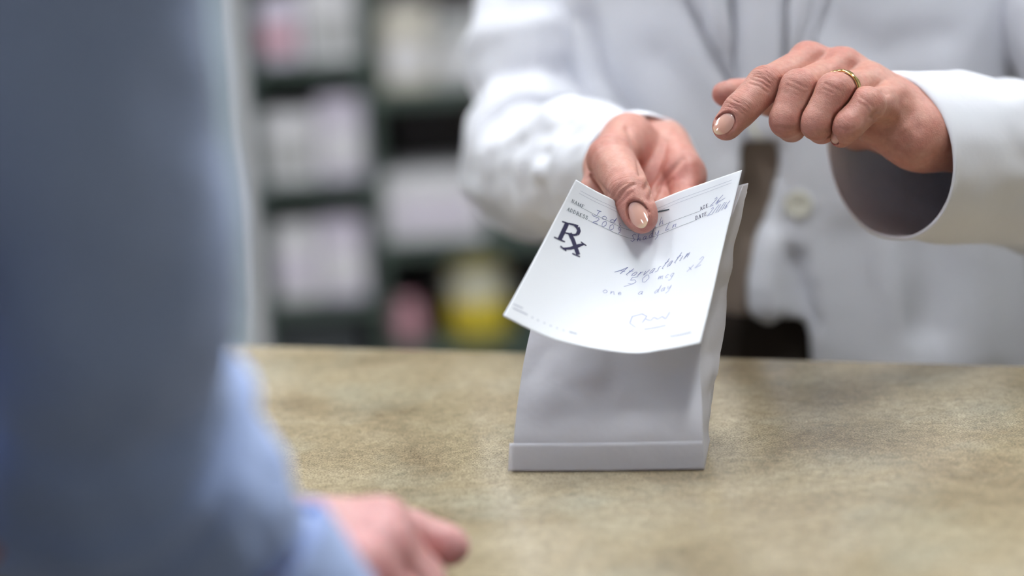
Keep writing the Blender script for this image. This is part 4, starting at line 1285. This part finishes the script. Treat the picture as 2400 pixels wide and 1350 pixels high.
for a, b, w_ in (((1510, 772), (1560, 763), .6), ((1570, 789), (1620, 779), .7), ((1203, 713), (1225, 723), .5), ((1202, 722), (1236, 738), .6), ((1246, 744), (1249, 745), .6), ((1259, 750), (1262, 752), .6), ((1274, 757), (1277, 758), .6), ((1289, 763), (1292, 765), .6), ((1304, 769), (1307, 770), .6), ((1319, 774), (1322, 775), .6), ((1334, 778), (1352, 783), .8)):
    inked('small_print', M['print_faint']).px([a, b], w_)
for k, nm, mt, lb in inks: k.obj(nm, mt, lb)
# ================================================================== the room
CEIL = 2.75 - LIFT
def box_obj(name, lo, hi, mat, bev=0.0, parent=None):
    lo, hi = np.array(lo, float), np.array(hi, float)
    bm = bmesh.new(); bm_box(bm, tuple((lo + hi) / 2), tuple(hi - lo), bev=bev)
    o = bm_obj(name, bm, mat)
    if parent is not None: put(o, parent)
    return o
def struct(o): o['kind'] = 'structure'; return o
X0, X1, Y0, Y1 = -1.9, 2.3, -1.7, 3.75
struct(box_obj('floor', (X0, Y0, -LIFT - 0.1), (X1, Y1, -LIFT), M['floor']))
struct(box_obj('ceiling', (X0, Y0, CEIL), (X1, Y1, CEIL + 0.1), M['ceiling']))
struct(box_obj('wall_back', (X0, Y1, -LIFT), (X1, Y1 + 0.1, CEIL), M['wall']))
struct(box_obj('wall_front', (X0, Y0 - 0.1, -LIFT), (X1, Y0, CEIL), M['wall']))
struct(box_obj('wall_left', (X0 - 0.1, Y0, -LIFT), (X0, Y1, CEIL), M['wall']))
struct(box_obj('wall_right', (X1, Y0, -LIFT), (X1 + 0.1, Y1, CEIL), M['wall']))
k = 0
LAMPS = [(-1.0, 0.0, 'over the customer side of the counter, on the left'), (0.4, 0.75, 'straight over the front edge of the counter')]
for y, wy in ((1.75, 'row behind the counter'), (2.75, 'row in front of the shelves')):
    for x, wx in ((-1.1, 'left end of the '), (0.2, 'middle of the '), (1.5, 'right end of the ')): LAMPS.append((x, y, 'in the ' + wx + wy))
for x, y, where in LAMPS:
    l = empty('ceiling_light', (x, y, CEIL), 'slim fluorescent ceiling panel ' + where, 'ceiling light', 'ceiling light panels')
    bm = bmesh.new()
    for (cx, cy, sx, sy) in ((0, -0.32, 0.24, 0.03), (0, 0.32, 0.24, 0.03), (-0.11, 0, 0.02, 0.62), (0.11, 0, 0.02, 0.62)):
        bm_box(bm, (x + cx, y + cy, CEIL - 0.02), (sx, sy, 0.04))
    put(bm_obj('frame', bm, M['lamp_frame']), l)
    bm = bmesh.new(); bm_box(bm, (x, y, CEIL - 0.017), (0.19, 0.60, 0.02)); put(bm_obj('diffuser', bm, M['lamp']), l)

# ================================================================== shelving behind
TS = 2.98
ysf = P(740, 400, TS)[1]                # front of the shelving
def XZ(px, py):                         # where the pixel ray meets the shelf front
    d = P(px, py, 1.0) - CAM; return CAM + d * ((ysf - CAM[1]) / d[1])
DEPTH = 0.34
def bay(nm, px0, px1, boards, label, zt, ext=()):
    xa, xb = XZ(px0, 400)[0], XZ(px1, 400)[0]
    e = empty(nm, ((xa + xb) / 2, ysf + DEPTH / 2, -LIFT), label, 'shelving unit', 'shelving units')
    zs = [XZ((px0 + px1) / 2, b)[2] for b in boards] + list(ext)
    for s, x in ((-1, xa), (1, xb)):
        box_obj('upright', (x - 0.003, ysf, -LIFT), (x + 0.003, ysf + DEPTH, zt), M['upright'] if False else M['shelf'], 0.002, e)
    box_obj('back_panel', (xa, ysf + DEPTH, -LIFT + 0.02), (xb, ysf + DEPTH + 0.006, zt), M['shelf_back'], 0, e)
    for z in zs:
        bm = bmesh.new()
        bm_box(bm, ((xa + xb) / 2, ysf + DEPTH / 2, z - 0.006), (xb - xa - 0.0064, DEPTH, 0.012))
        bm_box(bm, ((xa + xb) / 2, ysf + 0.004, z - 0.008), (xb - xa - 0.0064, 0.008, 0.016), bev=0.002)
        put(bm_obj('shelf_board', bm, M['shelf']), e)
    return xa, xb, zs
zt = 1.05
bl_ = bay('shelving_unit', 600, 868, (150, 432, 712, 1010, 1320), 'narrow grey-green metal shelf unit beside the pale post, stacked with white cartons', zt, ext=(0.55, 0.75, 0.95, -0.85))
br_ = bay('shelving_unit', 884, 1800, (196, 552, 800, 1120), 'wide grey-green metal shelf unit partly hidden behind the white lab coat', zt, ext=(0.58, 0.80, -0.6, -0.85))
bn_ = bay('shelving_unit', 1816, 2600, (150, 432, 712, 1010), 'grey-green metal shelf unit wholly behind the person in the lab coat', zt, ext=(0.55, 0.8, -0.6, -0.85))

def carton(px0, px1, pytop, pybot_z, mat, label, depth=0.12, band=None, setback=0.01, group='cartons on the shelves', flap=True, rot=0.0, lim=None):
    lim = lim or (bl_[:2] if px1 < 880 else br_[:2])
    pm = (pytop + 160) if False else 0.5 * (pytop + pytop + 150)
    xa, xb = XZ(px0, pm)[0], XZ(px1, pm)[0]
    if lim: xa, xb = max(xa, lim[0] + 0.005), min(xb, lim[1] - 0.005)
    zt_ = XZ((px0 + px1) / 2, pytop)[2]
    z0 = pybot_z + 0.0005
    c = np.array([(xa + xb) / 2, ysf + setback + depth / 2, z0])
    e = empty('carton', c, label, 'carton', group)
    w_, h_ = xb - xa, zt_ - z0
    Rz = Matrix.Rotation(rot, 4, 'Z')
    def local(name, parts, m, bev=0.0015):
        bm = bmesh.new()
        for (cc, ss) in parts: bm_box(bm, cc, ss, bev=bev)
        bmesh.ops.transform(bm, matrix=Matrix.Translation(Vector(c)) @ Rz, verts=bm.verts)
        put(bm_obj(name, bm, m), e)
    local('box', [((0, 0, h_ / 2), (w_, depth, h_))], mat, 0.003)
    if flap: local('tuck_flap', [((0, -depth / 2 - 0.0006, h_ * 0.90), (w_ * 0.96, 0.0012, h_ * 0.16)), ((0, 0, h_ + 0.0006), (w_ * 0.96, depth * 0.98, 0.0012))], mat, 0.0004)
    if band: local('label_band', [((0, -depth / 2 - 0.0008, h_ * 0.42), (w_ * 0.8, 0.0012, h_ * 0.4))], band, 0.0004)
    return e
zl, zr = bl_[2], br_[2]
print('shelves', zl, zr, [XZ(740, v)[2] for v in (8, 150, 262, 432, 522, 712, 800)])
carton(612, 738, 272, zl[1], M['carton_white'], 'white carton on the middle shelf of the narrow unit, next to the pale post', band=M['carton_grey'])
carton(744, 866, 236, zl[1], M['carton_lav'], 'tall lavender-white carton on the middle shelf of the narrow unit', band=M['carton_white'])
carton(640, 742, 536, zl[2], M['carton_white'], 'pinkish white carton on the lower shelf of the narrow unit', band=M['carton_lav'])
carton(748, 858, 522, zl[2], M['carton_lav'], 'lavender carton on the lower shelf of the narrow unit, nearer the wide unit', band=M['carton_white'])
carton(604, 700, 8, zl[0], M['carton_lav'], 'lavender carton on the top visible shelf, above the white carton by the pale post', band=M['pink'])
carton(706, 866, -20, zl[0], M['carton_white'], 'white carton on the top visible shelf of the narrow unit', band=M['carton_grey'])
carton(892, 1010, 40, zr[0], M['carton_beige'], 'beige carton on the upper shelf of the wide unit', band=M['carton_white'])
carton(1018, 1150, 62, zr[0], M['carton_grey'], 'grey-white carton on the upper shelf, right beside the lab coat sleeve', band=M['carton_white'])
carton(900, 1132, 418, zr[1], M['carton_white'], 'wide white carton low on the middle shelf of the wide unit', band=M['carton_lav'])
carton(1104, 1200, 250, zr[1], M['carton_red'], 'dark red carton at the back of the middle shelf behind the elbow', setback=0.21, depth=0.1, flap=False)
carton(900, 1090, 240, zr[1], M['shelf_back'], 'dark brown-grey box added for the shade behind the wide white carton', setback=0.22, depth=0.1)  # added box, its dark colour stands for the shade of the empty shelf
carton(640, 852, 770, zl[3], M['carton_dark'], 'charcoal box added for the shaded gap just above the counter')  # added dark box in place of the shade under the board
# a plain tall post at the end of the shelving
xa, xb = XZ(455, 400)[0], bl_[0] - 0.006
post = empty('shelf_end_panel', ((xa + xb) / 2, ysf + 0.1, -LIFT), 'pale blue-white upright end panel of the shelving, beside the blue sleeve', 'panel')
box_obj('panel', (xa, ysf - 0.02, -LIFT), (xb, ysf + 0.30, zt), M['upright'], 0.004, post)
box_obj('edge_strip', (xb - 0.018, ysf - 0.026, -LIFT), (xb, ysf - 0.02, zt), M['carton_white'], 0.002, post)
# the pink jar and the yellow bottle near the counter's far edge
def jar(name, px, pytop, z0, r, matb, matc, label, cat, t=None, white=False):
    c = XZ(px, 700); c = np.array([c[0], ysf + 0.02 + r, z0])
    h_ = XZ(px, pytop)[2] - z0
    e = empty(name, c, label, cat)
    bm = bmesh.new(); lathe(bm, [(r * .9, 0), (r, .004), (r, h_ * .62), (r * .96, h_ * .72), (r * .62, h_ * .80), (r * .60, h_ * .84)], c=c); put(bm_obj('body', bm, matb, smooth=True), e)
    bm = bmesh.new(); lathe(bm, [(r * .70, h_ * .84), (r * .72, h_ * .85), (r * .72, h_ * .98), (r * .66, h_)], c=c); put(bm_obj('cap', bm, matc, smooth=True), e)
    if white:
        bm = bmesh.new(); lathe(bm, [(r * 1.005, h_ * .44), (r * 1.012, h_ * .45), (r * 1.002, h_ * .67), (r * .97, h_ * .722)], c=c); put(bm_obj('wrap_label', bm, M['bottle_white'], smooth=True), e)
    return e
zc = zr[2] + 0.002
jar('pink_jar', 948, 716, zc, 0.021, M['pink'], M['pink'], 'small pink jar on the low shelf between the charcoal gap and the yellow bottle', 'jar')
jar('yellow_bottle', 1118, 592, zc, 0.040, M['yellow'], M['bottle_white'], 'yellow bottle with a pale label and white cap on the low shelf beside the sheet', 'bottle', white=True)
# ================================================================== the customer
cust = empty('person', P(60, 500, 0.60) * np.array([1, 1, 0]) + np.array([0, 0, -LIFT]),
             'person in a blue shirt, out-of-focus arm leaning on the counter in the left foreground', 'person')
cs = P(40, -330, 0.68); ce = P(262, 1010, 0.865)
def easy_hand(wr, d, n, side, curl):
    """a relaxed half-closed hand: wrist, forward, dorsal direction, +1/-1 for the thumb's side, curl per joint"""
    d = unit(d); n = unit(n - d * (n @ d)); s = np.cross(n, d) * side
    off = [0.021, 0.006, -0.010, -0.024]; ln = [0.074, 0.077, 0.073, 0.066]; sc = [0.95, 1.0, 0.95, 0.78]
    F_, mc = [], []
    for o, l, k in zip(off, ln, sc):
        m = wr + d * l + s * o; mc.append(m); J = [m]; ang = 0.0
        for seg, c in zip((0.040, 0.024, 0.016), curl):
            ang += c
            J.append(J[-1] + (d * math.cos(ang) - n * math.sin(ang)) * seg * k)
        F_.append(Finger(J, [0.0112, 0.0096, 0.0084, 0.0068], n))
    t0 = wr + d * 0.022 + s * 0.022 - n * 0.006
    t1 = t0 + d * 0.030 + s * 0.018 - n * 0.008; t2 = t1 + d * 0.028 + s * 0.006 - n * 0.006; t3 = t2 + d * 0.018 - s * 0.001 - n * 0.004
    F_.append(Finger([t0, t1, t2, t3], [0.014, 0.0115, 0.0100, 0.0080], n))
    pl_ = [(m, wr + s * o * 0.5, 0.0122, 0.0160) for m, o in zip(mc, off)] + [(t0, t1, 0.014, 0.0115)]
    return F_, pl_, mc
# the hand of the near arm, just below the picture
rw = P(725, 1470, 0.925)
dR = unit(np.array([0.80, 0.25, -0.55])); 
fgN, plN, mcN = easy_hand(rw, dR, np.array([0.5, -0.1, 0.9]), -1, (0.5, 0.7, 0.4))
nmid = rw + (ce - rw) * 0.38; axN = unit(nmid - rw)
plN.append((rw, nmid, 0.0195, 0.0225))
VN, QN = hand_mesh(plN, fgN, 0.0014, cut=(nmid - axN * 0.012, axN))
# the other hand, closed on the counter
cw = PZ(470, 1272, 0.036)
dF = unit(PZ(900, 1300, 0.032) - cw)
fg, plF, mcp = easy_hand(cw, dF, np.array([0.0, -0.25, 1.0]), 1, (1.15, 1.35, 0.8))
for q in fg: q.J = [np.array([j[0], j[1], max(j[2], q.R[i] + 0.0018)]) for i, j in enumerate(q.J)]
fmid = cw - dF * 0.075 + np.array([0, 0, 0.010]); axC = unit(fmid - cw)
plF.append((cw, fmid, 0.0205, 0.0250))
VC, QC = hand_mesh(plF, fg, 0.0012, cut=(fmid - axC * 0.012, axC))
# torso and upper arm
ctr = np.array([cs[0] - 0.195, cs[1] - 0.01, 0.10])
gq = Grid(np.minimum.reduce([ctr - [0.30, 0.22, 0.5], cs - 0.1, ce - 0.1]), np.maximum.reduce([ctr + [0.22, 0.2, 0.82], cs + 0.1, ce + 0.1, nmid + 0.05, fmid + 0.05]), 0.007)
DQ = gq.new()
add_ell(gq, DQ, ctr + [0, 0, 0.18], np.eye(3), (0.15, 0.10, 0.28), 0.03, 0.06)
add_ell(gq, DQ, ctr + [0, 0, -0.15], np.eye(3), (0.15, 0.10, 0.30), 0.03, 0.06)
add_cap(gq, DQ, ctr + [0, 0, 0.40], ctr + [0, 0, 0.52], 0.055, 0.052, 0.03, 0.06)
add_cap(gq, DQ, cs, ctr + [0, 0, 0.34], 0.045, 0.06, 0.03, 0.06)
arm_c = [cs, P(92, 40, 0.705), P(150, 320, 0.745), P(205, 600, 0.79), P(200, 820, 0.83), ce, nmid]
arm_r = [0.040, 0.039, 0.038, 0.036, 0.034, 0.030, 0.0225]
for i in range(6): add_cap(gq, DQ, arm_c[i], arm_c[i + 1], arm_r[i], arm_r[i + 1], 0.014, 0.06)
hc2 = ctr + [0.0, 0.02, 0.60]
add_cap(gq, DQ, ctr + [0, 0, 0.45], hc2 - [0, 0.015, 0.05], 0.052, 0.050, 0.02, 0.06)
head_caps(gq, DQ, hc2, np.array([0.45, 1.0, 0]))
fs = ctr + [-0.19, 0.02, 0.34]; fe = np.array([fmid[0] - 0.19, fmid[1] - 0.06, 0.085])
add_cap(gq, DQ, fs, ctr + [0, 0, 0.34], 0.045, 0.06, 0.03, 0.06)
add_cap(gq, DQ, fs, fe, 0.040, 0.033, 0.02, 0.06); add_cap(gq, DQ, fe, fmid, 0.033, 0.0250, 0.012, 0.06)
cutplane(gq, DQ, fmid - axC * 0.006, -axC, 0.05); cutplane(gq, DQ, nmid - axN * 0.006, -axN, 0.05)
VQ, QQ = surface_nets(DQ, gq.lo, gq.h); VQ = smooth_np(VQ, QQ, 2)
Va = np.concatenate([VC, VN, VQ]); Qa = np.concatenate([QC, QN + len(VC), QQ + len(VC) + len(VN)])
bl, fo, am = np.full(len(Va), 0.2), np.zeros((len(Va), 3)), np.zeros(len(Va))
n1 = len(VC); bl[:n1], fo[:n1], am[:n1] = skin_attrs(VC, fg, spots=[(m, 0.016, 0.35) for m in mcp])
n2 = n1 + len(VN); bl[n1:n2], fo[n1:n2], am[n1:n2] = skin_attrs(VN, fgN)
cb = mesh_np('body', Va, Qa, M['skin_customer']); set_attrs(cb, bl, fo, am)
bm = bmesh.new(); bm.from_mesh(cb.data)
for c, n in ((fmid, axC), (nmid, axN)):
    for off, tol in ((-0.012, 0.0014), (-0.006, 0.004)):
        pc = c + n * off
        kill = [f for f in bm.faces if np.linalg.norm(np.array(f.verts[0].co) - pc) < 0.05 and abs(float(np.array(f.normal) @ n)) > 0.6
                and all(abs(float((np.array(v.co) - pc) @ n)) < tol for v in f.verts)]
        bmesh.ops.delete(bm, geom=kill, context='FACES')
    bnd = [e for e in bm.edges if e.is_boundary and np.linalg.norm(np.array(e.verts[0].co) - (c - n * 0.009)) < 0.05]
    try: bmesh.ops.bridge_loops(bm, edges=bnd)
    except Exception as ex: print('bridge', ex)
bmesh.ops.delete(bm, geom=[v for v in bm.verts if not v.link_faces], context='VERTS')
for f in bm.faces: f.smooth = True
bm.to_mesh(cb.data); bm.free(); put(cb, cust)
put(hair_mesh(hc2, np.array([0.45, 1.0, 0]), 0.07), cust)
# shirt: torso shell and the long sleeve with a turned cuff
def shirt_field(g, grow):
    D = g.new()
    add_ell(g, D, ctr + [0, 0, 0.18], np.eye(3), (0.15 + grow, 0.10 + grow, 0.28), 0.03, 0.08)
    add_ell(g, D, ctr + [0, 0, -0.15], np.eye(3), (0.155 + grow, 0.105 + grow, 0.34), 0.03, 0.08)
    add_cap(g, D, cs, ctr + [0, 0, 0.34], 0.045 + grow, 0.06 + grow, 0.03, 0.08)
    add_cap(g, D, fs, ctr + [0, 0, 0.34], 0.045 + grow, 0.06 + grow, 0.03, 0.08)
    return D
gsx = Grid(ctr - [0.28, 0.22, 0.52], np.maximum(ctr + [0.22, 0.2, 0.47], cs + 0.09), 0.008)
DS = shirt_field(gsx, 0.014)
HEM = 0.135
DS = np.maximum(DS, (HEM - gsx.pts((slice(None),) * 3)[2]).astype(np.float32))
VSs, QSs = surface_nets(DS, gsx.lo, gsx.h)
shirt = mesh_np('shirt', smooth_np(VSs, QSs, 2), QSs, M['shirt']); put(shirt, cust)
shirt['label'] = 'blue-grey cotton shirt'
cuff = rw + (nmid - rw) * 0.12
kc = [(cuff, 0.029, 0.029), (P(640, 1365, 0.915), 0.0285, 0.0285), (P(555, 1265, 0.905), 0.029, 0.029), (P(400, 1145, 0.885), 0.041, 0.041), (P(240, 1030, 0.862), 0.051, 0.051), (P(200, 805, 0.825), 0.048, 0.048),
      (P(205, 600, 0.79), 0.050, 0.050), (P(150, 320, 0.745), 0.049, 0.049), (P(92, 40, 0.705), 0.048, 0.050), (P(40, -220, 0.685), 0.055, 0.055), (P(-60, -420, 0.67), 0.06, 0.06)]
axc = unit(kc[0][0] - kc[1][0]); bC = unit(np.cross(np.array([0, 0, 1.0]), axc)); uC = np.cross(axc, bC)
Vs_, Fs_ = sleeve(kc, n=64, rings=120, wob=folds(1.7, 0.0065, 8, crease=[(0.10, 0.012, 0.004, 0.01), (0.17, 0.012, -0.007, 0.02), (0.26, 0.016, 0.005, 0.03), (0.33, 0.016, -0.008, 0.03), (0.41, 0.016, 0.006, 0.02), (0.5, 0.016, -0.006, 0.03)]), first=(bC, uC))
so = cloth_obj('sleeve', Vs_, Fs_, 0.002, M['shirt']); so.parent = shirt
kq = [(cuff + axc * 0.004, 0.032, 0.032), (cuff - axc * 0.016, 0.0325, 0.0325), (cuff - axc * 0.032, 0.033, 0.033)]
Vs_, Fs_ = sleeve(kq, n=64, rings=12, wob=folds(4.4, 0.002, 3), first=(bC, uC))
co = cloth_obj('cuff', Vs_, Fs_, 0.002, M['shirt']); co.parent = shirt
# far sleeve
bF2 = unit(np.cross(np.array([0, 0, 1.0]), -axC)); uF2 = np.cross(-axC, bF2)
kf = [(cw - dF * 0.012, 0.031, 0.029), (cw - dF * 0.045 + np.array([0, 0, .006]), 0.033, 0.032), (fmid - dF * 0.04 + np.array([0, 0, .006]), 0.035, 0.034), (fe, 0.042, 0.042), (fe + (fs - fe) * 0.35, 0.045, 0.045), (fe + (fs - fe) * 0.75, 0.05, 0.05), (fs + [0.03, 0, 0.0], 0.055, 0.055)]
Vs_, Fs_ = sleeve(kf, n=56, rings=70, wob=folds(6.1, 0.004, 8), first=(bF2, uF2))
so = cloth_obj('sleeve', Vs_, Fs_, 0.002, M['shirt']); so.parent = shirt

# dark trousers and shoes of the customer
gl = Grid(np.array([ctr[0] - 0.24, ctr[1] - 0.2, -LIFT]), np.array([ctr[0] + 0.24, ctr[1] + 0.2, HEM + 0.04]), 0.011)
DL = gl.new()
add_ell(gl, DL, ctr + [0, 0, -0.15], np.eye(3), (0.163, 0.113, 0.34), 0.03, 0.08)
DL = np.maximum(DL, (gl.pts((slice(None),) * 3)[2] - HEM - 0.012).astype(np.float32))
for s in (-1, 1):
    add_cap(gl, DL, ctr + [s * 0.075, 0, -0.42], (ctr[0] + s * 0.09, ctr[1], -LIFT + 0.47), 0.095, 0.066, 0.03, 0.06)
    add_cap(gl, DL, (ctr[0] + s * 0.09, ctr[1], -LIFT + 0.47), (ctr[0] + s * 0.10, ctr[1] - 0.01, -LIFT + 0.10), 0.066, 0.060, 0.03, 0.06)
VT, QT = surface_nets(DL, gl.lo, gl.h)
put(mesh_np('trousers', smooth_np(VT, QT, 2), QT, M['navy_trousers']), cust)
gl = Grid(np.array([ctr[0] - 0.2, ctr[1] - 0.12, -LIFT]), np.array([ctr[0] + 0.2, ctr[1] + 0.28, -LIFT + 0.16]), 0.008)
for s in (-1, 1):
    DL = gl.new()
    add_cap(gl, DL, (ctr[0] + s * 0.10, ctr[1] - 0.02, -LIFT + 0.045), (ctr[0] + s * 0.11, ctr[1] + 0.17, -LIFT + 0.034), 0.044, 0.038, 0.02, 0.05)
    add_cap(gl, DL, (ctr[0] + s * 0.10, ctr[1] - 0.01, -LIFT + 0.05), (ctr[0] + s * 0.10, ctr[1] - 0.01, -LIFT + 0.11), 0.044, 0.042, 0.02, 0.05)
    x, y, z = gl.pts((slice(None),) * 3)
    DL = np.maximum(DL, (-LIFT + 0.004 - z + 0 * x + 0 * y).astype(np.float32))
    VT, QT = surface_nets(DL, gl.lo, gl.h)
    put(mesh_np('shoe', smooth_np(VT, QT, 1), QT, M['carton_dark']), cust)
EXPO = 0.25
# ------------------------------------------------------------------ camera, world, exposure
cd = bpy.data.cameras.new('camera'); cam = bpy.data.objects.new('camera', cd); COL.objects.link(cam)
cd.sensor_width = 36; cd.lens = LENS; cd.clip_start = 0.02
cd.dof.use_dof = True; cd.dof.focus_distance = FOCUS; cd.dof.aperture_fstop = 2.4
Rm = Matrix((rt, up, -fw)).transposed().to_4x4()
cam.matrix_world = Matrix.Translation(Vector(CAM)) @ Rm
SC.camera = cam
w = bpy.data.worlds.new('world'); SC.world = w; w.use_nodes = True
w.node_tree.nodes['Background'].inputs[0].default_value = (0.75, 0.8, 0.9, 1)
w.node_tree.nodes['Background'].inputs[1].default_value = 0.4
SC.view_settings.view_transform = 'Standard'; SC.view_settings.look = 'None'
SC.view_settings.gamma = 1.0; SC.view_settings.use_curve_mapping = False
SC.view_settings.exposure = EXPO
SC.cycles.use_denoising = True
SC.cycles.max_bounces = 8
for o in list(SC.objects):
    if o.parent is None: o.location.z += LIFT
bpy.context.view_layer.update()
